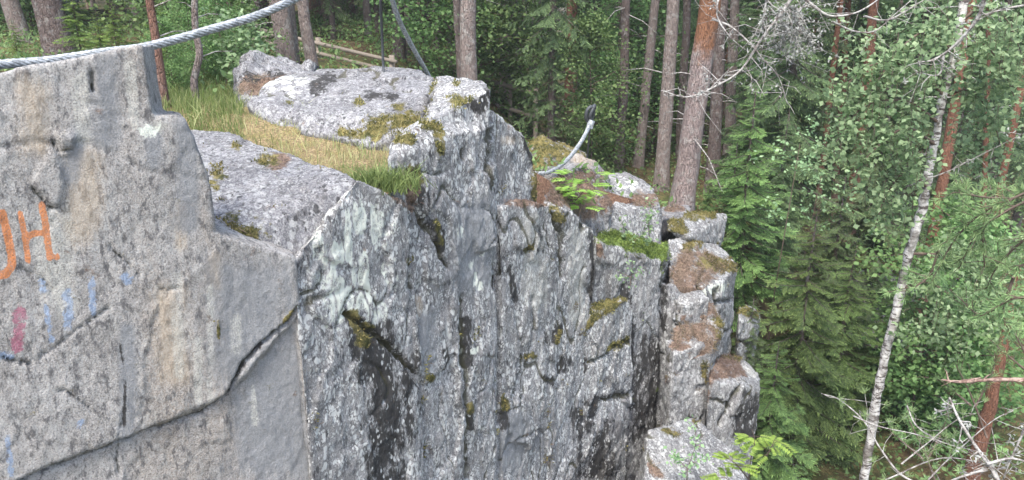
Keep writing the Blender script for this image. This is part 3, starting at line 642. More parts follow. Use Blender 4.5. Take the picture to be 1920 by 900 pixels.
P = on_ground(13000, -3.6, -.6, 5.0, 9.2, lambda px, py, P: (px > 330) & (px < 745) & (fbm(P, 1.6, 2) > -.35))
t_ = np.clip(.6 + 1.5 * fbm(P, 1.6, 3) + rng.normal(size=len(P)) * .16, 0, 1)
stuff('dry_grass', blades('g', P, .02, .075, .005, None, t_), M['grass'], 'dry yellow grass growing in the hollow between the boulders', 'grass')
P = on_ground(9000, -4.2, -2.0, 6.6, 10.5, lambda px, py, P: (px > 300) & (px < 455) & (fbm(P, 1.2, 2) > -.2))
stuff('green_grass', blades('g', P, .06, .2, .007, None, np.clip(.2 + rng.normal(size=len(P)) * .15, 0, 1)), M['grass'], 'long green grass at the left edge of the dry hollow', 'grass')
P = on_ground(1500, -3.4, -.6, 5.2, 8.6, lambda px, py, P: (px > 360) & (px < 745) & (fbm(P, 2.2, 2) > .05))
stuff('tall_grass', blades('g', P, .10, .24, .006, None, np.clip(.45 + rng.normal(size=len(P)) * .25, 0, 1), .5), M['grass'], 'scattered taller green and straw stems in the dry hollow', 'grass')
# green tuft with heather between the slabs
c0 = W(722, 352, 5.45)
e = empty('heather_tuft', c0, 'bright green heather tuft growing in the gap above the lichened slab', 'heather')
P = np.array(c0) + rng.normal(size=(750, 3)) * (.11, .06, .02)
b = blades('g', P - np.array(c0), .07, .17, .009, None, rng.random(len(P)), .5); x = link('foliage', b.mesh('foliage', M['heath']), e); x['kind'] = 'stuff'
# brown bracken and moss patches beside it are in the rock masks

def cover():
    P = on_ground(46000, -13, 12, 8.6, 32, lambda px, py, P: (fbm(P, .5, 2) > -.25) & (px > -60) & (px < 1980))
    n = len(P); mb = MB()
    P = P + np.array([0, 0, 1]) * rng.uniform(.02, .32, n)[:, None]
    d = unit(rng.normal(size=(n, 3)) + (0, 0, .3)); s = unit(np.cross(d, rng.normal(size=(n, 3)) * .5 + (0, 0, 1)))
    kites(mb, P, d, s, rng.uniform(.05, .13, n), rng.uniform(.03, .07, n), np.clip(rng.normal(.55, .25, n), 0, 1))
    stuff('ground_cover', mb, M['leaf_under'], 'blueberry and low green plants covering the forest floor', 'ground cover')
cover()

# ---------------------------------------------------------------- tree templates
def rotm(yaw, pitch, roll=0): return np.array(Matrix.Rotation(yaw, 3, 'Z') @ Matrix.Rotation(pitch, 3, 'Y') @ Matrix.Rotation(roll, 3, 'X'))
def spruce_branch(seed, hang=.3, dense=1.0):
    "unit branch along +x: arrays V (4n,3), T (n)"
    r = np.random.default_rng(seed); B = []; D = []; Sd = []; L = []; Wd = []; T = []
    ax = lambda s: np.array([s, .03 * math.sin(5 * s + seed), -.10 * s + .16 * s * s * (1 if hang < .5 else .4)])
    nb = int(17 * dense)
    def add(p, d, side, l, w, t): B.append(p); D.append(d); Sd.append(side); L.append(l); Wd.append(w); T.append(t)
    for i in range(nb):
        s = .06 + .92 * i / nb; l0 = .36 * (1 - .6 * s) * (.5 + .5 * min(1, s * 4))
        for sg in (-1, 1):
            if r.random() < .12: continue
            p = ax(s + r.uniform(-.02, .02)); l1 = l0 * r.uniform(.55, 1.25)
            yaw = sg * r.uniform(.6, 1.15); d = np.array([math.cos(yaw), math.sin(yaw), -hang * r.uniform(.1, 1.6)]); d /= np.linalg.norm(d)
            side = unit(np.cross(d, [r.uniform(-.4, .4), r.uniform(-.4, .4), 1.0]))
            add(p, d, side, l1, .012, .15); m = 7
            for k in range(m):
                q = p + d * l1 * (.08 + .85 * k / m) - np.array([0, 0, .15 * hang * l1 * (k / m) ** 2]); ll = l1 * .40 * (1 - .55 * k / m) * r.uniform(.7, 1.3)
                for s2 in (-1, 1):
                    dd = unit(d * .9 + side * s2 * .7 + np.array([0, 0, r.uniform(-.35, .15) - hang * .35])); si = unit(np.cross(dd, [r.uniform(-.5, .5), r.uniform(-.5, .5), 1.0]))
                    add(q, dd, si, ll, .015, r.uniform(.1, .55))
                    add(q + dd * ll * .6, dd, si, ll * .5, .014, r.uniform(.5, .9))
            add(p + d * l1 * .9, d, side, l1 * .28, .017, 1.0)
    add(ax(.9), np.array([1, 0, .1]), np.array([0, 1.0, 0]), .18, .022, 1)
    mb = MB(); kites(mb, np.array(B), np.array(D), np.array(Sd), np.array(L), np.array(Wd), np.array(T), .4)
    return np.concatenate(mb.V), np.concatenate(mb.T)
def place(mb, tpl, pos, Rm, s, tint=0.0):
    V, T = tpl; V2 = (V * s) @ Rm.T + pos
    mb.add(V2, np.arange(len(V)).reshape(-1, 4), np.clip(T + tint, 0, 1))
SB = {h: [spruce_branch(10 + k, h) for k in range(4)] for h in (.15, .45)}
SB['lo'] = [spruce_branch(30 + k, .5, .55) for k in range(3)]
def spruce_meshes(name, h, rmax, z0, seed, hang=.15, n=110, mat='needle', lo=False, deadlow=0, trunk_r=.08, topdown=.2):
    r = random.Random(seed); mb = MB(); wb = MB()
    tube(wb, [(0, 0, -.4), (0, 0, h * .3), (0.02 * h * r.uniform(-1, 1), 0.02, h * .7), (0, 0, h)], [trunk_r, trunk_r * .8, trunk_r * .42, .01], 9)
    for i in range(n):
        t = (i + r.random()) / n; z = z0 + (h - z0) * t ** .9; L = rmax * (1 - t) ** .75 * r.uniform(.6, 1.15) + .12
        if z0 > 1 and t < .15: L *= r.uniform(.4, .9)
        yaw = i * 2.4 + r.uniform(-.6, .6); pitch = R(r.uniform(-6, 24)) + (hang - .15) * 1.0 * (1 - t) - .55 * max(0, t - .6)
        tp = SB['lo'][r.randrange(3)] if lo else SB[.45 if hang > .3 else .15][r.randrange(4)]
        place(mb, tp, np.array([0, 0, z]), rotm(yaw, pitch, r.uniform(-.5, .5)), L, r.uniform(-.15, .15))
        if not lo or i % 3 == 0:
            d = rotm(yaw, pitch) @ np.array([1, 0, 0]); tube(wb, [(0, 0, z), d * L * .45 + (0, 0, z - .02 * L), d * L * .9 + (0, 0, z + .02)], [.012 * (.4 + L * .5), .008 * (.4 + L * .5), .003], 4, .5, False)
    for i in range(deadlow):
        z = r.uniform(.3, z0 + 1); yaw = r.uniform(0, 6.28); L = r.uniform(.5, 1.5)
        d = np.array([math.cos(yaw), math.sin(yaw), 0]); tube(wb, [(0, 0, z), d * L * .5 + (0, 0, z - .05), d * L + (0, 0, z - .3 * L)], [.014, .008, .003], 4, .5, False)
        for q in range(6):
            f = r.uniform(.3, 1); p = d * L * f + (0, 0, z - .25 * L * f); y2 = yaw + r.choice((-1, 1)) * r.uniform(.5, 1.3); l2 = r.uniform(.15, .4)
            tube(wb, [p, p + np.array([math.cos(y2) * l2, math.sin(y2) * l2, -.35 * l2])], [.005, .002], 3, .5, False)
    return wb.mesh(name + '_trunk', M['bark_dark'], True), mb.mesh(name + '_crown', M[mat])
def leaves(mb, C, n_, spread, size, r, tint=(.5, .22), droop=.35, wide=.85):
    "n leaves around each centre"
    C = np.repeat(np.asarray(C, float), n_, 0); n = len(C)
    P = C + rng.normal(size=(n, 3)) * spread
    d = unit(rng.normal(size=(n, 3)) * (1, 1, .6) + (0, 0, -droop)); s = unit(np.cross(d, rng.normal(size=(n, 3)) * .55 + (0, 0, 1)))
    L = size * rng.uniform(.7, 1.25, n); kites(mb, P, d, s, L, L * wide, np.clip(rng.normal(*tint, n), 0, 1), .4)
def leafy_meshes(name, h, rad, nb, nl, size, seed, z0=.3, mat='leaf_under', tr=.03, bark='twig', shape=1.0):
    r = random.Random(seed); mb = MB(); wb = MB()
    top = (r.uniform(-.12, .12) * h, r.uniform(-.12, .12) * h, h)
    tube(wb, smooth_path([(0, 0, -.3), (top[0] * .2, top[1] * .1, h * .35), (top[0] * .6, top[1] * .7, h * .7), top], 3), np.linspace(tr, .006, 10), 6)
    C = []
    for i in range(nb):
        t = r.random(); z = z0 + (h - z0) * t; yaw = r.uniform(0, 6.28); L = rad * (math.sin(math.pi * min(1, .18 + t * .8)) ** .7) * r.uniform(.5, 1.1)
        p = np.array([top[0] * z / h, top[1] * z / h, z]); d = np.array([math.cos(yaw), math.sin(yaw), r.uniform(.1, .6)])
        q1 = p + d * L * .5; q2 = q1 + (d * (1, 1, .1) + (0, 0, -.15)) * L * .5
        tube(wb, [p, q1, q2], [.010 + .006 * L, .006, .002], 4, .5, False)
        for f in np.linspace(.25, 1, 6): C.append(p * (1 - f) + q2 * f + (0, 0, .1 * L * math.sin(f * 3.1)))
    leaves(mb, C, nl, .055 + .07 * rad, size, r)
    return wb.mesh(name + '_trunk', M[bark], True), mb.mesh(name + '_crown', M[mat])
def pine_meshes(name, h, r0, seed, bark='bark_pine', stubs=14, crown=True, z0c=.62, single=False):
    r = random.Random(seed); wb = MB(); n = 40; SL = []
    zs = np.linspace(-.6, h, n); px = np.cumsum([r.uniform(-.02, .02) for _ in zs]); py = np.cumsum([r.uniform(-.02, .02) for _ in zs])
    px -= np.interp(zs, [-.6, h], [px[0], px[-1]]); py -= np.interp(zs, [-.6, h], [py[0], py[-1]])
    rad = r0 * (1 - .72 * np.clip(zs / h, 0, 1)) * (1 + .35 * np.exp(-np.clip(zs, 0, 9) * 3.2))
    T = MB(); tube(T, np.stack([px, py, zs], 1), rad, 16)
    V = T.V[0]; ph = np.arctan2(V[:, 1], V[:, 0]); nn = fbm(V * (5, 5, 2.2) + seed, 1.5, 3)
    V = V + np.stack([np.cos(ph), np.sin(ph), 0 * ph], 1) * (nn * r0 * .17)[:, None]; T.V[0] = V
    for i in range(stubs):
        z = r.uniform(.8, h * .6); yaw = r.uniform(0, 6.28); L = r.choice((.12, .2, .3, .8, 1.2)); d = np.array([math.cos(yaw), math.sin(yaw), r.uniform(-.3, .25)]); rr = r0 * .8
        p = np.array([np.interp(z, zs, px), np.interp(z, zs, py), z])
        if single: wb = MB()
        tube(wb, [p + d * rr * .7, p + d * (rr + L * .5), p + d * (rr + L) + (0, 0, -.15 * L)], [.013, .009, .003], 4, .5, False)
        if single: SL.append(wb.mesh(name + '_dead_branch', M['deadwood'], True))
    trunk = T.mesh(name + '_trunk', M[bark], True); st = SL if single else (wb.mesh(name + '_stubs', M['deadwood'], True) if stubs else None); cr = None
    if crown:
        mb = MB(); C = []
        for i in range(60):
            t = r.random(); z = h * (z0c + (1.02 - z0c) * t); yaw = r.uniform(0, 6.28); L = r.uniform(.3, 1) * (2.2 - 1.2 * t); C.append((math.cos(yaw) * L, math.sin(yaw) * L, z))
        leaves(mb, C, 8, .32, .3, r, wide=.4); cr = mb.mesh(name + '_crown', M['pine'])
    return trunk, st, cr
def put(name, parts, loc, label, cat, group=None, rz=None, sc=1.0, lean=None):
    e = empty(name, loc, label, cat, group, random.uniform(0, 6.28) if rz is None else rz, sc)
    if lean is not None:
        q = Vector(lean).normalized().to_track_quat('Z', 'Y'); e.rotation_mode = 'QUATERNION'; e.rotation_quaternion = q
    for nm, me in parts:
        if me is None: continue
        if isinstance(me, list):
            for m_ in me: link('dead_branch', m_, e)
        else:
            x = link(nm, me, e)
            if nm == 'dead_stubs': x['kind'] = 'stuff'
    return e

# ---- pine trunks one by one: (px at the top edge, px base, py base, distance, width px, bark, label)
TR = [
 (18, 58, 118, 19, 30, 'bark', 'grey pine trunk leaning behind the far left end of the steel rope'),
 (96, 122, 125, 13.5, 48, 'bark_dark', 'thick dark pine trunk just behind the painted slab at far left'),
 (392, 406, 200, 16, 30, 'bark', 'lichened grey pine trunk behind the leafy shrub left of the rough boulder'),
 (478, 482, 120, 19, 17, 'bark_dark', 'slim dark trunk just left of the fat pine trunks by the rail fence'),
 (520, 538, 135, 14.5, 34, 'bark', 'fat grey pine trunk in front of the rail fence, left of a close pair'),
 (545, 552, 135, 15, 20, 'bark', 'narrower grey trunk touching the fat pine in front of the fence'),
 (573, 590, 130, 13.5, 20, 'bark', 'slim grey trunk with a pale knot in front of the rail fence'),
 (688, 692, 125, 22, 13, 'bark', 'slim grey trunk left of the thin steel rod'),
 (746, 750, 130, 19, 22, 'bark_dark', 'dark trunk crossed by the descending rope'),
 (766, 760, 130, 21, 16, 'bark_dark', 'dark reddish trunk close behind the descending rope'),
 (814, 817, 160, 24, 11, 'bark', 'thin pale grey trunk between the rope and the broad pale pine'),
 (856, 866, 165, 17, 14, 'bark_dark', 'crooked dark trunk close left of the broad pale pine'),
 (876, 880, 160, 13, 30, 'bark', 'broad pale grey pine trunk directly above the split boulder'),
 (940, 944, 230, 26, 9, 'bark_red', 'thin reddish trunk just right of the split boulder'),
 (980, 977, 240, 22, 7, 'bark_dark', 'very thin dark stem between the reddish trunk and the mossy spruce'),
 (1072, 1062, 278, 24, 13, 'bark_red', 'slim red brown trunk left of the rope end'),
 (1082, 1078, 215, 30, 11, 'bark', 'pale slim trunk beside the red brown one'),
 (1152, 1148, 215, 32, 10, 'bark_red', 'thin red brown trunk far behind the rope end'),
 (1176, 1160, 295, 18, 18, 'bark_dark', 'straight dark trunk right of the rope end'),
 (1228, 1198, 292, 19, 18, 'bark', 'slanting grey trunk with a split foot between two dark trunks'),
 (1262, 1238, 348, 16, 26, 'bark', 'grey brown trunk left of the large orange topped pine'),
 (1288, 1272, 330, 20, 17, 'bark_dark', 'dark trunk partly behind the large orange topped pine'),
 (1328, 1276, 388, 11.8, 43, 'bark_pine', 'large pine trunk with orange upper bark behind the flat stone'),
 (1352, 1334, 330, 16, 24, 'bark_dark', 'dark trunk just right of the large orange topped pine'),
 (1376, 1362, 330, 19, 20, 'bark', 'weathered grey trunk behind the dead hanging branches'),
 (1572, 1546, 245, 19, 12, 'bark_red', 'slim red trunk above the birch leaves, left of three'),
 (1594, 1578, 200, 21, 14, 'bark_red', 'slim red trunk above the birch leaves, middle of three'),
 (1636, 1618, 170, 18, 23, 'bark_red', 'thicker red trunk above the birch leaves, right of three'),
 (1612, 1610, 160, 27, 18, 'bark_dark', 'dark bluish trunk between two red ones high on the right'),
 (1830, 1766, 372, 14, 24, 'bark_red', 'slanting red brown trunk right of the white birch'),
 (1855, 1845, 350, 16, 12, 'bark_red', 'thin red brown trunk behind the right birch twigs'),
 (1945, 1878, 345, 13.5, 17, 'bark_red', 'slim red trunk slanting at the right edge of the picture'),
]
PIN = {}
for k, (xt, xb, yb, d, w, bk, lab) in enumerate(TR):
    b = W(xb, yb, d); t_ = W(xt, 0, d); r0 = w * d / F / 2
    # tilt as seen; continue the line down to the ground and up to the crown
    dirv = (t_ - b).normalized(); gz = H(b.x, b.y); foot = b.copy()
    for _ in range(4):
        foot = b + dirv * ((H(foot.x, foot.y) - b.z) / dirv.z)
    if foot.z > b.z: foot = b
    h = random.uniform(13, 16); tm = pine_meshes('pine', h, r0 * 1.05, 100 + k, bk, 7 if d > 20 else 10, d > 12.5, .66, d < 17)
    nm = 'pine_tree'
    put(nm, (('trunk', tm[0]), ('dead_stubs', tm[1]), ('crown', tm[2])), foot, lab, 'pine tree', 'pine trunks rising behind the cliff', rz=0, lean=dirv)

# lower right red trunk
b = W(1835, 850, 9.5); t_ = W(1888, 600, 9.5); dv = (t_ - b).normalized()
tm = pine_meshes('pine', 4.6, .135, 77, 'bark_red', 4, False, .6, True)
put('pine_tree', (('trunk', tm[0]), ('dead_stubs', tm[1])), b - dv * 1.9, 'short red brown pine trunk at lower right behind the peeling branch', 'pine tree', rz=0, lean=dv)

# thin young stems at left: px paths
def stem_thing(name, pts, r0, r1, mat, label, cat, twigs=0, group=None, leaf=None):
    P = [W(*p) for p in pts]; o = P[0]
    e = empty(name, o, label, cat, group); mb = MB(); Q = [p - o for p in smooth_path(P, 6)]
    tube(mb, Q, np.linspace(r0, r1, len(Q)), 9)
    me = mb.mesh(name, M[mat], True); link('trunk', me, e)
    if twigs:
        tb = MB(); r = random.Random(len(label))
        for i in range(twigs):
            p = Q[r.randrange(2, len(Q))]; y = r.uniform(0, 6.28); L = r.uniform(.15, .5); d = Vector((math.cos(y), math.sin(y), r.uniform(-.3, .5)))
            tube(tb, [p, p + d * L * .5 + Vector((0, 0, .03)), p + d * L], [.008, .005, .002], 4, .5, False)
        link('twigs', tb.mesh('twigs', M['deadwood'], True), e)
    return e
stem_thing('young_tree', [(318, 260, 8.0), (311, 205, 8.0), (300, 130, 8.0), (290, 60, 8.0), (281, 5, 8.0), (272, -70, 8.0)], .05, .035, 'bark_red', 'thin brown young trunk rising behind the gap in the painted slab', 'young tree', 9)
stem_thing('young_tree', [(363, 250, 8.4), (367, 190, 8.4), (364, 150, 8.4), (374, 100, 8.4), (366, 50, 8.4), (364, -60, 8.4)], .042, .032, 'bark', 'thin grey crooked trunk with knots, right of the brown young one', 'young tree', 9)

# ---- spruces
SPM = {
 'young': [spruce_meshes('young_spruce', 3.6, 1.15, .15, 40 + k, .15, 80, 'needle_fresh', trunk_r=.035) for k in range(3)],
 'mid': [spruce_meshes('spruce', 5.4, 1.6, .3, 50 + k, .22, 105, 'needle', trunk_r=.09) for k in range(3)],
 'droop': [spruce_meshes('old_spruce', 6.5, 1.55, .6, 60 + k, .45, 120, 'needle_dark', trunk_r=.11, deadlow=25) for k in range(2)],
 'tall': [spruce_meshes('tall_spruce', 17, 2.3, 1.6, 70 + k, .45, 190, 'needle_dark', True, 30, .16) for k in range(3)]}
def spruce(kind, k, px, d, ztop=None, sc=1.0, label='', group='spruces in the forest', x=None):
    c = W(px, 300, d); z = H(c.x, c.y)
    nm = {'young': 'young_spruce', 'mid': 'spruce_tree', 'droop': 'spruce_tree', 'tall': 'spruce_tree'}[kind]
    hh = {'young': 3.6, 'mid': 5.4, 'droop': 6.5, 'tall': 17}[kind]
    if ztop is not None: sc = (ztop - z) / hh
    tm = SPM[kind][k % len(SPM[kind])]
    return put(nm, (('trunk', tm[0]), ('crown', tm[1])), (c.x, c.y, z), label, 'spruce', group, sc=sc)
def zt(py, d): return W(960, py, d).z
near = [('mid', 0, 1405, 12.3, 165, 'light tipped spruce with a thin top right of the large orange topped pine'),
        ('mid', 1, 1545, 11.2, 395, 'big green spruce filling the space between cliff foot and white birch'),
        ('droop', 0, 1470, 13.5, 215, 'dark drooping spruce behind the light tipped one'),
        ('droop', 1, 1590, 13.4, 330, 'dull spruce with bare lower twigs behind the big green one'),
        ('mid', 2, 1335, 14.5, 330, 'low spruce beside the foot of the large pine'),
        ('mid', 0, 1715, 13, 520, 'spruce with bright shoots behind the lower half of the white birch'),
        ('mid', 1, 1500, 9.9, 640, 'small spruce low beside the cliff foot rocks'),
        ('droop', 0, 1440, 10.6, 560, 'small dark spruce top pressed against the cliff blocks'),
        ('mid', 2, 1890, 14.5, 430, 'spruce behind the pine needles at the right edge'),
        ('droop', 0, 1650, 15.5, 60, 'dark spruce behind the birch leaves left of the white trunk'),
        ('mid', 2, 1630, 12.4, 460, 'green spruce immediately left of the lower white trunk'),
        ('droop', 1, 1790, 16.5, 150, 'dark spruce behind the slanting red brown trunk'),
        ('tall', 1, 1840, 19, -700, 'tall dark spruce between the red brown trunks at the right'),
        ('tall', 0, 1930, 21, -700, 'tall dark spruce filling the upper right corner'),
        ('tall', 2, 1580, 24, -700, 'tall shaded spruce behind the middle red trunk'),
        ('mid', 1, 1380, 13.6, 250, 'full green spruce directly behind the tilted slab'),
        ('young', 2, 222, 9.4, 20, 'young spruce with fresh shoots right behind the peak of the painted slab'),
        ('young', 0, 338, 9.8, 60, 'small fresh green spruce between the two thin young trunks'),
        ('droop', 0, 1468, 15.2, -190, 'tall drooping spruce directly behind the light tipped one'),
        ('droop', 1, 1412, 17, -120, 'tall dusky spruce right of the large pine'),
        ('young', 0, 70, 14.5, 35, 'young pale green spruce between the two trunks at far left'),
        ('young', 1, 10, 9.5, 70, 'young spruce with bright shoots behind the rope at the left edge'),
        ('young', 2, 185, 11.5, -30, 'bushy light green young spruce behind the peak of the painted slab'),
        ('young', 0, 250, 10.5, 0, 'young spruce just behind the tip of the painted slab'),
        ('young', 1, 330, 11.5, -10, 'young light green spruce between the two thin trunks'),
        ('young', 2, 292, 9.2, 110, 'low young spruce in the gap beside the painted slab'),
        ('young', 0, 432, 13.5, -15, 'young spruce left of the rail fence'),
        ('young', 0, 640, 12.5, 108, 'little juniper like spruce peeping over the broad low boulder'),
        ('tall', 0, 1033, 17, -700, 'tall shaggy spruce with a hanging skirt left of the rope end'),
        ('tall', 1, 1440, 18, -700, 'tall dark spruce behind the hanging dead branches'),
        ('tall', 2, 640, 21, -700, 'tall dark spruce behind the end of the rail fence'),
        ('tall', 0, 720, 24, -600, 'tall dark spruce behind the thin steel rod'),
        ('tall', 1, 1310, 23, -600, 'tall dark spruce between the trunks left of the large pine'),
        ('tall', 2, 1510, 21, -700, 'tall dark spruce behind the left red trunk'),
        ('tall', 0, 1700, 20, -700, 'tall dark spruce behind the birch crown'),
        ('tall', 1, 1390, 26, -600, 'tall dark spruce in shade right of the large pine'),
        ('tall', 2, 850, 27, -600, 'tall spruce behind the broad pale pine'),
        ('tall', 2, 1115, 28, -600, 'tall spruce far behind the rope end')]
for kd, k, px, d, pt, lab in near: spruce(kd, k, px, d, zt(pt, d), label=lab)
FARS = []
r = random.Random(11)
for i in range(64):
    d = r.uniform(23, 62); px = r.uniform(-150, 2070)
    if 560 < px < 1050 and d < 45 and r.random() < .55: continue
    kd = r.choice(('tall', 'tall', 'mid', 'droop')); c = W(px, 300, d)
    spruce(kd, i, px, d, None, r.uniform(.8, 1.25) * (1 if kd == 'tall' else 1.7), 'dark spruce standing far back in the forest', 'far spruces deep in the forest')

for i in range(26):
    d = r.uniform(17, 48); spruce(r.choice(('tall', 'mid', 'droop')), i, r.choice((r.uniform(-1500, -120), r.uniform(2050, 2900))), d, None, r.uniform(.9, 1.5), 'dark spruce standing far back in the forest', 'far spruces deep in the forest')
# ---- leafy understorey
LM = [leafy_meshes('leafy', 4.2, 1.5, 46, 26, .085, 80 + k, .2) for k in range(4)]
LT = [leafy_meshes('birchlet', 8.5, 2.2, 70, 30, .095, 90 + k, 1.2, tr=.06) for k in range(2)]
lf = [(385, 9.6, .28, 'low leafy seedling bush in the green grass left of the dry hollow'), (438, 10.2, .3, 'low leafy bush beside the rough boulder'), (345, 9.0, .22, 'tiny leafy bush at the foot of the thin young trunks'), (470, 11.0, .45, 'leafy shrub with round leaves left of the rough boulder'), (395, 12.5, .7, 'leafy rowan shrub behind the thin grey trunk'), (900, 19, 1.1, 'light green bush behind the broad pale pine'),
      (800, 18, 1.0, 'light green bush behind the descending rope'), (985, 20, 1.1, 'pale leafy bush right of the split boulder'), (1110, 17, .8, 'leafy bush with pale leaves behind the rope end'),
      (1150, 20, 1.1, 'leafy bush between the straight dark trunks'), (1225, 21, 1.0, 'leafy bush behind the slanting grey trunk'),
      (1790, 12.0, 1.0, 'broad leafy bush behind the foot of the white birch'), (1870, 11.5, .9, 'leafy bush at the right behind the peeling branch'),
      (1440, 21, 1.0, 'shaded leafy bush behind the light tipped spruce')]
for i, (px, d, sc, lab) in enumerate(lf):
    c = W(px, 300, d); tm = LM[i % 4]
    put('leafy_bush', (('stem', tm[0]), ('crown', tm[1])), (c.x, c.y, H(c.x, c.y) - .1), lab, 'bush', 'leafy bushes under the trees', sc=sc)
for i in range(75):
    d = r.uniform(19, 58); px = r.uniform(-100, 2020); c = W(px, 300, d)
    if px > 1350 and r.random() < .6: continue
    if 860 < px < 1350 and (d < 26 or r.random() < .35): continue
    tm = r.choice(LM) if r.random() < .5 else r.choice(LT)
    put('leafy_bush' if tm in LM else 'young_birch', (('stem', tm[0]), ('crown', tm[1])), (c.x, c.y, H(c.x, c.y) - .1),
        'green leafy growth filling the gaps far back in the forest', 'bush', 'far leafy bushes', sc=r.uniform(.9, 1.6))
# far pines: share four trunk meshes
FP = [pine_meshes('far_pine', 17, .15, 300 + k, ('bark_red', 'bark', 'bark_dark', 'bark_red')[k], 10, True, .6) for k in range(4)]
for i in range(104):
    d = r.uniform(21, 60); px = r.uniform(-100, 2020) if i < 60 else r.uniform(560, 1420); c = W(px, 300, d); tm = r.choice(FP)
    put('pine_tree', (('trunk', tm[0]), ('dead_stubs', tm[1]), ('crown', tm[2])), (c.x, c.y, H(c.x, c.y)), 'slender pine trunk standing far back in the forest', 'pine tree', 'far pines deep in the forest', sc=r.uniform(.75, 1.2),
        lean=(r.uniform(-.03, .03), r.uniform(-.03, .03), 1))
def far_wood():
    mb = MB(); C = []
    for i in range(1500):
        x = r.uniform(-75, 75); y = r.uniform(64, 95); C.append((x, y, H(x, y) + r.uniform(0, 12)))
    leaves(mb, C, 14, 1.0, .6, r, (.6, .3)); stuff('far_wood', mb, M['leaf'], 'dense green wood closing the view far behind the trees', 'wood')
far_wood()

# ---- white birch on the right
def limb(mb, pts, r0, r1, n=6, seg=5):
    Q = smooth_path([W(*p) for p in pts], seg); tube(mb, Q, np.linspace(r0, r1, len(Q)), n); return Q
BD = 8.0
e = empty('birch_tree', W(1612, 960, BD), 'white barked birch leaning right with small green leaves', 'birch'); o0 = np.array(e.location)
mb = MB(); mb2 = MB()
limb(mb, [(1600, 1120, BD), (1608, 985, BD), (1622, 890, BD), (1640, 770, BD), (1657, 680, BD), (1680, 580, BD), (1704, 475, BD), (1728, 400, BD), (1737, 350, BD), (1752, 270, BD), (1768, 180, BD), (1790, 100, BD), (1806, 10, BD), (1822, -90, BD), (1845, -260, BD)], .054, .034, 12, 6)
V = mb.V[0]; nn = fbm(V * (1, 1, 2), 7, 3)[:, None] * .03; mb.V[0] = V + unit(rng.normal(size=V.shape)) * .0 + nn * np.array([1, -.6, 0])
link('trunk', mb.mesh('trunk', M['birch'], True, o0), e)
tw = MB(); C = []
def birch_branch(pts, r0=.018, leafy=True, n=9):
    Q = limb(tw, pts, r0, .004, 5, 6)
    for q in Q[3:]: C.append(tuple(q))
    return Q
birch_branch([(1770, 180, BD), (1720, 130, 7.8), (1640, 120, 7.6), (1580, 165, 7.5)]); birch_branch([(1760, 230, BD), (1700, 190, 7.7), (1620, 200, 7.5), (1565, 270, 7.4)])
birch_branch([(1752, 270, BD), (1700, 240, 7.6), (1640, 280, 7.4), (1600, 330, 7.3)]); birch_branch([(1790, 100, BD), (1740, 60, 7.8), (1690, 90, 7.6), (1640, 160, 7.5)])
birch_branch([(1800, 40, BD), (1850, 10, 7.9), (1890, 40, 7.8), (1915, 100, 7.7)]); birch_branch([(1790, 100, BD), (1840, 80, 7.9), (1880, 130, 7.8), (1905, 190, 7.7)])
birch_branch([(1737, 350, BD), (1700, 320, 7.6), (1660, 370, 7.5), (1640, 430, 7.5)]); birch_branch([(1768, 180, BD), (1820, 170, 8.1), (1860, 220, 8.2), (1880, 290, 8.2)])
birch_branch([(1704, 475, BD), (1780, 480, 7.8), (1840, 510, 7.6), (1880, 560, 7.5)]); birch_branch([(1690, 540, BD), (1740, 530, 7.8), (1790, 560, 7.6), (1830, 600, 7.5)])
r = random.Random(5)
BL = [(1680, 130, 7.5, .36, 26), (1615, 175, 7.5, .3, 22), (1600, 260, 7.4, .26, 18), (1660, 240, 7.4, .34, 26), (1715, 165, 7.5, .3, 16), (1700, 300, 7.4, .28, 18), (1750, 90, 7.6, .32, 13), (1850, 60, 7.7, .38, 26), (1890, 130, 7.7, .36, 24),
      (1845, 160, 7.9, .32, 18), (1880, 230, 8.1, .3, 20), (1650, 350, 7.5, .24, 12), (1690, 390, 7.6, .2, 9), (1730, 20, 7.8, .4, 18), (1850, 330, 8.3, .25, 12), (1815, 260, 8.3, .28, 10), (1560, 300, 7.4, .13, 5),
      (1840, 530, 7.6, .3, 22), (1800, 590, 7.5, .28, 20), (1870, 590, 7.5, .28, 20), (1760, 560, 7.7, .22, 12), (1720, 620, 7.7, .16, 8), (1790, 480, 7.7, .24, 12), (1640, 60, 8, .3, 10), (1905, 480, 7.6, .22, 10), (1770, 640, 7.6, .2, 8)]
for px, py, d, s, n in BL:
    c = W(px, py, d)
    for i in range(n):
        p = c + Vector((r.gauss(0, s * .55), r.gauss(0, s * .6), r.gauss(0, s * .42))); C.append(tuple(p))
        q = p + Vector((r.uniform(-.06, .06), r.uniform(-.06, .06), -.16)); tube(tw, [p + Vector((0, 0, .1)), p, q], [.003, .002, .001], 3, .5, False)
leaves(mb2, C, 15, .065, .058, r, (.62, .28), .5, .8)
link('branches', tw.mesh('branches', M['twig'], True, o0), e); link('leaves', mb2.mesh('leaves', M['leaf'], origin=o0), e)

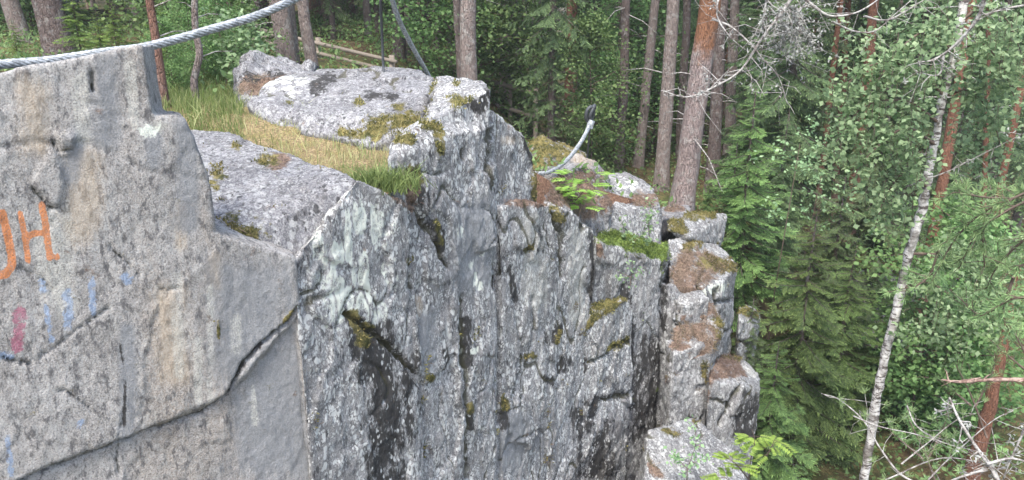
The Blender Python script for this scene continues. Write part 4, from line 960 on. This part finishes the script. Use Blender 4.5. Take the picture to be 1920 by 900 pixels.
# small leafy sprays hanging in front of the spruces
for (px, py, d, n, s, lab) in [(1500, 270, 10.5, 16, .3, 'small pale leafed birch spray left of the birch crown, above the spruce'), (1540, 330, 11, 16, .32, 'bluish leafed spray hanging in front of the big spruce')]:
    c = W(px, py, d); g = Vector((c.x, c.y, H(c.x, c.y))); e = empty('birch_sapling', g, lab, 'birch'); a = MB(); b_ = MB(); C = []
    tube(a, [(.4, 1.6, -.2), (.3, 1.2, (c.z - g.z) * .5), tuple(c - g)], [.012, .009, .004], 5)
    for i in range(n): C.append(tuple(c - g + Vector((r.gauss(0, s), r.gauss(0, s * .7), r.gauss(-.1, s)))))
    leaves(b_, C, 12, .06, .055, r, (.5, .2), .4, .8); link('trunk', a.mesh('t', M['twig'], True), e); link('leaves', b_.mesh('l', M['leaf']), e)

# ---- long needled pine boughs at the right edge
def pine_bough(pts_list, label, tufts, name='pine_bough', nn=34, nl=.075, seed=1, bark='twig', tuft_end=True):
    r = random.Random(seed); o = W(*pts_list[0][0]); e = empty(name, o, label, 'pine branch'); wb = MB(); nb = MB(); T = []
    for pts in pts_list:
        Q = limb(wb, pts, pts[0][3] if len(pts[0]) > 3 else .012, .004, 6, 6) if False else None
        P = smooth_path([W(*p[:3]) for p in pts], 6); tube(wb, P, np.linspace(.013, .0045, len(P)), 6)
        for i in range(3, len(P)):
            for q in range(tufts):
                d = (P[i] - P[i - 1]).normalized(); s = Vector((r.gauss(0, 1), r.gauss(0, 1), r.gauss(0, 1))).normalized() * .8 + d * .8 + Vector((0, 0, .25)); s.normalize()
                L = r.uniform(.06, .2); tube(wb, [P[i], P[i] + s * L], [.004, .003], 4, .5, False); T.append((P[i] + s * L, s))
                if r.random() < .6: T.append((P[i] + s * L * .45, s))
    for p, s in T:
        p = np.array(p); s = np.array(s); n = nn
        d = unit(s * .55 + rng.normal(size=(n, 3)) * .55); base = p - s * rng.uniform(0, .05, n)[:, None]; sd_ = unit(np.cross(d, rng.normal(size=(n, 3))))
        kites(nb, base, d, sd_, nl * rng.uniform(.7, 1.2, n), .0055, np.clip(rng.normal(.5, .25) + rng.normal(size=n) * .15, 0, 1), .5)
    link('wood', wb.mesh('wood', M[bark], True, o), e); link('needles', nb.mesh('needles', M['pine'], origin=o), e)
pine_bough([[(1990, 330, 5.6), (1900, 372, 5.8), (1840, 400, 6.0), (1790, 450, 6.2), (1750, 520, 6.4)], [(1960, 360, 5.6), (1880, 400, 5.8), (1830, 440, 6), (1800, 500, 6.2)],
            [(1980, 420, 5.8), (1920, 450, 6), (1870, 500, 6.2), (1850, 540, 6.3)], [(1990, 350, 5.8), (1920, 370, 6), (1850, 370, 6.2), (1790, 360, 6.4)], [(1850, 400, 6), (1843, 440, 6), (1846, 500, 6.1)]],
           'drooping pine bough with tangled bare twigs and long needles at the right edge', 1, seed=3)
pine_bough([[(1980, 560, 5.8), (1900, 560, 6), (1840, 590, 6.2), (1800, 560, 6.3)], [(1900, 520, 6), (1880, 585, 6.1), (1893, 620, 6.2)], [(1760, 470, 6.6), (1740, 520, 6.7), (1700, 545, 6.8)], [(1960, 480, 6), (1900, 500, 6.1), (1850, 480, 6.3)]],
           'pine bough with scattered fans of needles below the tangled one', 1, seed=4)
# dead lower branches with few tufts
def dead_branch(name, lab, cat, paths, mat='deadwood', r0=.016, twigs=3, tl=.25, seed=1, lich=0, tuft=0):
    r = random.Random(seed); o = W(*paths[0][0]); e = empty(name, o, lab, cat); wb = MB(); hb = MB(); nb = MB(); nT = 0
    for j, pts in enumerate(paths):
        P = smooth_path([W(*p) for p in pts], 7); rr = r0 if j == 0 else r0 * .62; tube(wb, P, np.linspace(rr, rr * .3, len(P)) * np.array([1 + r.uniform(-.15, .15) for _ in P]), 6)
        for i in range(2, len(P)):
            for q in range(twigs):
                if r.random() < .45:
                    d = Vector((r.gauss(0, 1), r.gauss(0, 1), r.gauss(-.3, .7))).normalized(); L = tl * r.uniform(.3, 1.2)
                    a = P[i]; b1 = a + d * L * .5 + Vector((r.uniform(-.03, .03), 0, r.uniform(-.03, .03))); c = b1 + (d + Vector((r.gauss(0, .4), r.gauss(0, .4), r.gauss(-.1, .4)))) * L * .5
                    tube(wb, [a, b1, c], [rr * .3, rr * .2, .0015], 4, .5, False)
                    if lich and r.random() < lich:
                        for _ in range(10):
                            t = r.random(); p = a.lerp(c, t) + Vector((r.gauss(0, .012),) * 3); kites(hb, np.array([p]), np.array([unit(np.array([r.gauss(0, 1), r.gauss(0, 1), r.gauss(-.3, 1)]))]), np.array([unit(np.array([r.gauss(0, 1), r.gauss(0, 1), .3]))]), r.uniform(.02, .045), .02, r.random())
                    if tuft and r.random() < tuft:
                        n = 26; s = np.array(d); p = np.array(c); dd = unit(s * .5 + (0, 0, .35) + rng.normal(size=(n, 3)) * .5); kites(nb, p - s * rng.uniform(0, .03, n)[:, None], dd, unit(np.cross(dd, rng.normal(size=(n, 3)))), .055, .0035, .7); nT += 1
    link('wood', wb.mesh('wood', M[mat], True, o), e)
    if hb.n: link('lichen', hb.mesh('lichen', M['lichen_hang'], origin=o), e)['kind'] = 'stuff'
    if nT: link('needles', nb.mesh('needles', M['pine'], origin=o), e)
dead_branch('dead_branch', 'bare pale branch curving down left across the orange topped pine', 'branch',
            [[(1500, -30, 7.0), (1470, 18, 7), (1430, 70, 7), (1390, 130, 7), (1345, 160, 7), (1290, 182, 7), (1240, 170, 7)], [(1335, 35, 7.2), (1370, 50, 7.1), (1405, 80, 7), (1430, 110, 7), (1460, 145, 7), (1476, 195, 7)],
             [(1350, -20, 7.2), (1345, 30, 7.1), (1370, 70, 7), (1400, 95, 7)], [(1430, -10, 7), (1450, 12, 7), (1475, 20, 7)], [(1437, 0, 7), (1430, 40, 7), (1432, 55, 7)]], r0=.016, twigs=2, tl=.3, seed=2, lich=.25)
dead_branch('dead_branch', 'lichen hung tangle of dead twigs above the light tipped spruce', 'branch',
            [[(1530, -20, 7.4), (1500, 20, 7.3), (1470, 60, 7.2), (1475, 110, 7.2)], [(1490, 20, 7.3), (1510, 60, 7.2), (1545, 95, 7.1)], [(1470, 10, 7.3), (1500, 40, 7.2), (1490, 90, 7.2)], [(1440, 10, 7.3), (1480, 50, 7.2), (1530, 70, 7.2)], [(1480, 0, 7.3), (1460, 60, 7.2), (1478, 100, 7.2)]],
            r0=.008, twigs=5, tl=.3, seed=3, lich=.8)
dead_branch('dead_branch', 'long bare pale branches sweeping across the top right in front of the birch', 'branch',
            [[(1500, -12, 6.8), (1530, 15, 6.8), (1560, 30, 6.8), (1610, 22, 6.8), (1660, -10, 6.9)], [(1560, 40, 6.9), (1600, 58, 6.9), (1640, 58, 6.9), (1680, 25, 6.9), (1720, -10, 6.9)], [(1620, 30, 6.9), (1660, 38, 6.9), (1700, 20, 6.9), (1740, -5, 6.9)]], r0=.015, twigs=1, tl=.2, seed=4)
dead_branch('dead_branch', 'grey crooked dead branch hanging from the upper right over the birch trunk', 'branch',
            [[(1850, -30, 6.6), (1835, 30, 6.7), (1790, 85, 6.8), (1750, 112, 6.9), (1722, 116, 6.9)], [(1920, 10, 6.8), (1870, 20, 6.8), (1830, 40, 6.8)], [(1770, 100, 6.9), (1760, 140, 6.9), (1720, 135, 7)]], r0=.018, twigs=2, tl=.25, seed=6, lich=.3)
dead_branch('dead_branch', 'pale bare branches fanning out over the lower right corner with few needle tufts', 'branch',
            [[(1800, 1000, 4.6), (1760, 930, 4.8), (1690, 890, 5.0), (1650, 840, 5.1), (1620, 790, 5.2), (1575, 750, 5.3), (1540, 738, 5.4)], [(1600, 780, 5.2), (1650, 800, 5.1), (1720, 815, 5.0), (1800, 840, 4.9)],
             [(1690, 870, 5), (1740, 830, 5), (1790, 790, 5), (1830, 775, 5)], [(1740, 900, 4.9), (1790, 850, 4.9), (1860, 790, 4.9), (1900, 770, 4.9)], [(1700, 760, 5.2), (1720, 800, 5.1), (1770, 830, 5), (1850, 850, 4.9)], [(1660, 900, 5), (1760, 860, 5), (1850, 870, 4.8), (1960, 900, 4.7)]],
            r0=.010, twigs=1, tl=.22, seed=7, tuft=.5)
dead_branch('dead_branch', 'thick lichen crusted branch rising in the lower right corner', 'branch',
            [[(1900, 960, 4.6), (1860, 880, 4.7), (1835, 845, 4.8), (1800, 790, 4.9), (1780, 745, 5.0)], [(1850, 870, 4.7), (1900, 860, 4.7), (1960, 880, 4.6)], [(1850, 880, 4.7), (1800, 895, 4.7), (1740, 920, 4.8)], [(1960, 740, 4.8), (1930, 790, 4.8), (1900, 850, 4.8), (1880, 900, 4.8)]],
            r0=.02, twigs=2, tl=.2, seed=8, lich=.35, tuft=.25)
dead_branch('peeling_branch', 'straight pinkish brown branch reaching in from the right edge', 'branch', [[(1990, 710, 6.2), (1920, 712, 6.3), (1860, 712, 6.4), (1800, 716, 6.5), (1765, 712, 6.6)], [(1800, 716, 6.5), (1840, 708, 6.45)]], 'pinkwood', r0=.026, twigs=1, tl=.12, seed=9)
dead_branch('dead_branch', 'long lichened twig slanting up from the birch trunk to the right edge', 'branch', [[(1700, 350, 7.9), (1780, 320, 7.7), (1840, 290, 7.5), (1930, 245, 7.2)], [(1680, 300, 7.9), (1720, 290, 7.9), (1755, 285, 8)]], r0=.008, twigs=2, tl=.2, seed=10, lich=.5)
# filler tufts of young pines low right
for k, (px, py, d) in enumerate([(1700, 800, 7.2), (1790, 700, 7.6), (1900, 640, 7.0)]):
    pine_bough([[(px + 60, py + 120, d), (px + 30, py + 40, d), (px, py - 20, d)], [(px + 40, py + 60, d), (px + 70, py, d), (px + 75, py - 40, d)], [(px + 30, py + 60, d), (px - 30, py + 10, d)]],
               ('young pine shoots with needle fans low beside the birch trunk', 'young pine shoots with needle fans under the peeling branch', 'young pine shoots with needle fans at the right edge below the bough')[k], 1, 'pine_sapling', 30, .06, 20 + k)

# ---- small plants on the rocks
def rowan(pts, nleaf, ls, lab, seed, mat='leaf_fresh', name='rowan_sapling'):
    r = random.Random(seed); o = W(*pts[0][0]); e = empty(name, o, lab, 'sapling'); wb = MB(); nb = MB()
    for pt in pts:
        P = smooth_path([W(*p) for p in pt], 5); tube(wb, P, np.linspace(.008, .002, len(P)), 5)
        for _ in range(nleaf):
            p = np.array(P[r.randrange(len(P) // 3, len(P))]); y = r.uniform(0, 6.28); d = np.array([math.cos(y), math.sin(y), r.uniform(-.1, .5)]); d /= np.linalg.norm(d); sd_ = unit(np.cross(d, [0, 0, 1.])); L = ls * r.uniform(.7, 1.2)
            tube(wb, [p, p + d * L * 1.15], [.0025, .001], 3, .5, False)
            for k in range(1, 7):
                f = .25 + .14 * k
                for s2 in (-1, 1):
                    dd = unit(d * .35 + sd_ * s2 + (0, 0, -.12)); q = p + d * L * f - np.array([0, 0, .18 * L * f * f]); kites(nb, np.array([q]), np.array([dd]), np.array([unit(np.cross(dd, [0, 0, 1.]) + (0, 0, r.uniform(-.2, .2)))]), L * .42, L * .17, r.uniform(.3, 1))
    link('stem', wb.mesh('stem', M['twig'], True, o), e); link('leaves', nb.mesh('leaves', M[mat], origin=o), e)
rowan([[(1405, 960, 6.9), (1405, 880, 6.9), (1415, 830, 6.9), (1410, 805, 6.9)], [(1405, 900, 6.9), (1380, 870, 6.8), (1365, 860, 6.8)], [(1410, 890, 6.9), (1440, 850, 6.9), (1452, 825, 6.9)], [(1400, 920, 6.9), (1370, 905, 6.8), (1355, 890, 6.8)]], 8, .17, 'bright yellow green rowan sapling at the bottom edge beside the foot rock', 1)
rowan([[(1075, 400, 8.6), (1072, 360, 8.6), (1076, 330, 8.6)], [(1072, 385, 8.6), (1100, 350, 8.6), (1115, 325, 8.6)], [(1074, 370, 8.6), (1055, 350, 8.6)], [(1085, 405, 8.6), (1095, 375, 8.6)]], 10, .21, 'thin yellow green rowan sapling on the needle covered rise', 2)
def sprout(pts, n, lab, s=.03, seed=1, name='birch_sprout', mat='leaf', sp=.035):
    r = random.Random(seed); o = W(*pts[0][0]); e = empty(name, o, lab, 'sapling'); wb = MB(); nb = MB(); C = []
    for pt in pts:
        P = smooth_path([W(*p) for p in pt], 5); tube(wb, P, np.linspace(.005, .0015, len(P)), 4)
        C += [tuple(p) for p in P[2:]]
    leaves(nb, C, n, sp, s, r, (.55, .2), .2, .75); link('stem', wb.mesh('stem', M['twig'], True, o), e); link('leaves', nb.mesh('leaves', M[mat], origin=o), e)
sprout([[(1218, 450, 9.3), (1216, 410, 9.3), (1224, 372, 9.3)], [(1217, 420, 9.3), (1208, 400, 9.3)]], 6, 'upright leafy birch sprout beside the small grey block', .05, 1)
sprout([[(1180, 470, 9.0), (1172, 440, 9), (1165, 410, 9)], [(1180, 460, 9), (1205, 440, 9), (1215, 452, 9)], [(1190, 470, 9.), (1175, 455, 9)]], 6, 'bluish leafed sprout rising from the green moss', .05, 2)
sprout([[(1180, 545, 8.3), (1184, 515, 8.3), (1186, 490, 8.3)], [(1183, 520, 8.3), (1160, 510, 8.3)], [(1184, 515, 8.3), (1205, 508, 8.3)]], 3, 'sparse sprout on the face of the square block', .045, 3)
sprout([[(1282, 960, 7.1), (1290, 880, 7.1), (1305, 830, 7.1), (1300, 790, 7.1)], [(1290, 880, 7.1), (1270, 860, 7.1), (1262, 850, 7.1)], [(1292, 870, 7.1), (1325, 860, 7.1)]], 5, 'pale green birch sapling in front of the foot rock', .045, 4)
sprout([[(420, 190, 9.5), (430, 120, 9.5), (455, 80, 9.5), (480, 60, 9.5)], [(430, 120, 9.5), (465, 100, 9.5), (495, 95, 9.5)], [(425, 150, 9.5), (445, 130, 9.5), (470, 118, 9.5)], [(430, 100, 9.5), (410, 60, 9.5), (400, 20, 9.5)], [(440, 90, 9.5), (450, 50, 9.5), (460, 30, 9.5)]], 12, 'leafy aspen shoot with round leaves left of the rail fence', .07, 5, 'aspen_sapling', 'leaf', .09)

# ---- the steel rope: six strands laid round one another
RP = [(-900, 120, 3.0), (-330, 140, 3.7), (-120, 133, 4.0), (0, 121, 4.22), (90, 114, 4.36), (190, 99, 4.5), (262, 90, 4.62), (330, 74, 4.75), (400, 54, 4.9), (480, 30, 5.1), (555, -3, 5.35), (625, -42, 5.9), (690, -60, 7.2), (722, -38, 8.0), (745, 30, 8.4), (770, 82, 8.8), (797, 130, 9.1), (812, 160, 9.25), (850, 240, 9.3), (925, 310, 9.1), (1008, 325, 8.9), (1040, 318, 9.1), (1068, 295, 9.4), (1092, 262, 9.7), (1107, 232, 9.9)]
P = smooth_path([W(*p) for p in RP], 40); P = np.array([tuple(p) for p in P])
seg = np.r_[0, np.cumsum(np.linalg.norm(np.diff(P, axis=0), axis=1))]; L = seg[-1]; n = int(L / .022)
s_ = np.linspace(0, L, n); C_ = np.stack([np.interp(s_, seg, P[:, k]) for k in range(3)], 1)
T_ = unit(np.gradient(C_, axis=0)); u = np.array([0, 0, 1.]); U = np.zeros_like(C_)
a = unit(np.cross(T_[0], u))
for i in range(n):
    a = a - T_[i] * a.dot(T_[i]); a = a / np.linalg.norm(a); U[i] = a
Vv = np.cross(T_, U); RR = .0265
e = empty('wire_rope', C_[0], 'long grey twisted steel rope running over the painted slab and across the boulders', 'rope')
for k in range(6):
    an = s_ / .21 * 2 * math.pi + k * math.pi / 3; off = (np.cos(an)[:, None] * U + np.sin(an)[:, None] * Vv) * RR * .64
    mb = MB(); tube(mb, C_ + off, RR * .37, 7); link('strand', mb.mesh('strand', M['steel'], True, C_[0]), e)
def torus_link(name, c, r1, r2, rot, mat, parent, org):
    mb = MB(); an = np.linspace(0, 2 * math.pi, 19); m3 = np.array(rot.to_matrix()); ring = np.stack([np.cos(an) * r1, 0 * an, np.sin(an) * r1 * 1.7], 1) @ m3.T + np.array(c)
    tube(mb, ring, r2, 6, 0, False); link(name, mb.mesh(name, M[mat], True, org), parent)
from mathutils import Euler
c = W(1106, 214, 9.9); torus_link('end_loop', c, .055, .024, Euler((.2, 0, .5)), 'steel_dark', e, C_[0]); torus_link('end_loop', c + Vector((.03, .03, .02)), .05, .026, Euler((.3, .2, 1.3)), 'steel_dark', e, C_[0])
mb = MB(); q = W(1107, 233, 9.9); tube(mb, [q + Vector((-.01, 0, -.05)), q, q + Vector((.02, 0, .05))], [.04, .045, .04], 10); link('clamp', mb.mesh('clamp', M['steel'], True, C_[0]), e)
def rod(pts, r_, lab, knurl=False):
    P = [W(*p) for p in pts]; mb = MB(); tube(mb, smooth_path(P, 4), r_, 8); o = link('steel_rod', mb.mesh('steel_rod', M['steel_dark'], True, P[0])); o.location = P[0]
    tag(o, lab, 'rod')
rod([(719, 134, 8.6), (716, 60, 8.5), (712, -38, 8.0)], .014, 'thin dark upright steel rod standing on the broad low boulder')
rod([(1101, 295, 10.6), (1104, 262, 10.3), (1107, 236, 9.95)], .012, 'short dark rod holding up the looped end of the rope')

# ---- fences and hut
def fence(lab, A, B, hts, posts, r_=.045, tilt=0, mat='rail'):
    A = Vector(A); B = Vector(B); e = empty('rail_fence', A, lab, 'fence'); d = B - A
    for h_ in hts:
        mb = MB(); tube(mb, [Vector((0, 0, h_)), d * .5 + Vector((0, 0, h_ + .01)), d + Vector((0, 0, h_ + .02))], [r_, r_ * 1.05, r_ * .9], 8); link('rail', mb.mesh('rail', M[mat], True), e)
    for t in posts:
        mb = MB(); p = d * t + Vector((0, .07, 0)); tube(mb, [p + Vector((0, 0, -.6)), p + Vector((0, 0, max(hts) + .12))], .055, 8); link('post', mb.mesh('post', M[mat], True), e)
a = W(455, 128, 17); b = W(870, 150, 15.5)
fence('weathered log rail fence descending right behind the broad boulder', W(470, 86, 18), W(745, 158, 15.5), (0, .2, .4), (.04, .5, .97), .04)
fence('short pale rail fence meeting the log fence behind the fat pine', W(425, 116, 17.0), W(535, 93, 17.3), (0, .16, .32), (.05,), .035)
fence('rail fence of two bars seen in the woods right of the split boulder', W(905, 190, 20), W(1010, 222, 19), (0, .55), (.1, .5, .95), .05)
def box(mb, lo, hi):
    x0, y0, z0 = lo; x1, y1, z1 = hi; mb.add([(x0, y0, z0), (x1, y0, z0), (x1, y1, z0), (x0, y1, z0), (x0, y0, z1), (x1, y0, z1), (x1, y1, z1), (x0, y1, z1)], [(0, 3, 2, 1), (4, 5, 6, 7), (0, 1, 5, 4), (1, 2, 6, 5), (2, 3, 7, 6), (3, 0, 4, 7)])
def hut(px, py, d, w, h, dp, lab, rz=0):
    c = W(px, py, d); e = empty('wooden_hut', c, lab, 'hut', rz=rz)
    mb = MB(); box(mb, (-w / 2, 0, 0), (w / 2, dp, h)); link('wall', mb.mesh('wall', M['hut']), e)
    mb = MB(); mb.add([(-w / 2 - .3, -.4, h - .05), (w / 2 + .3, -.4, h - .05), (w / 2 + .3, dp / 2, h + .8), (-w / 2 - .3, dp / 2, h + .8), (-w / 2 - .3, -.4, h + .03), (w / 2 + .3, -.4, h + .03), (w / 2 + .3, dp / 2, h + .88), (-w / 2 - .3, dp / 2, h + .88)], [(0, 3, 2, 1), (4, 5, 6, 7), (0, 1, 5, 4), (1, 2, 6, 5), (2, 3, 7, 6), (3, 0, 4, 7)])
    link('roof', mb.mesh('roof', M['roof_felt']), e)
hut(20, 100, 27, 4, 1.3, 3, 'small dark timber hut with a pale roof seen between trees at the left edge')

# ---- the forest air: one closed box of thin even haze round everything
mb = MB(); box(mb, (-170, -70, -12), (170, 250, 27))
hz = link('haze', mb.mesh('haze', None)); tag(hz, kind='stuff')
hm = bpy.data.materials.new('haze_air'); hm.use_nodes = True; hm.node_tree.nodes.clear()
vo = hm.node_tree.nodes.new('ShaderNodeVolumePrincipled'); vo.inputs['Color'].default_value = (.92, .96, 1, 1); vo.inputs['Density'].default_value = .0013; vo.inputs['Anisotropy'].default_value = .2
mo = hm.node_tree.nodes.new('ShaderNodeOutputMaterial'); hm.node_tree.links.new(vo.outputs[0], mo.inputs['Volume']); hz.data.materials.append(hm)
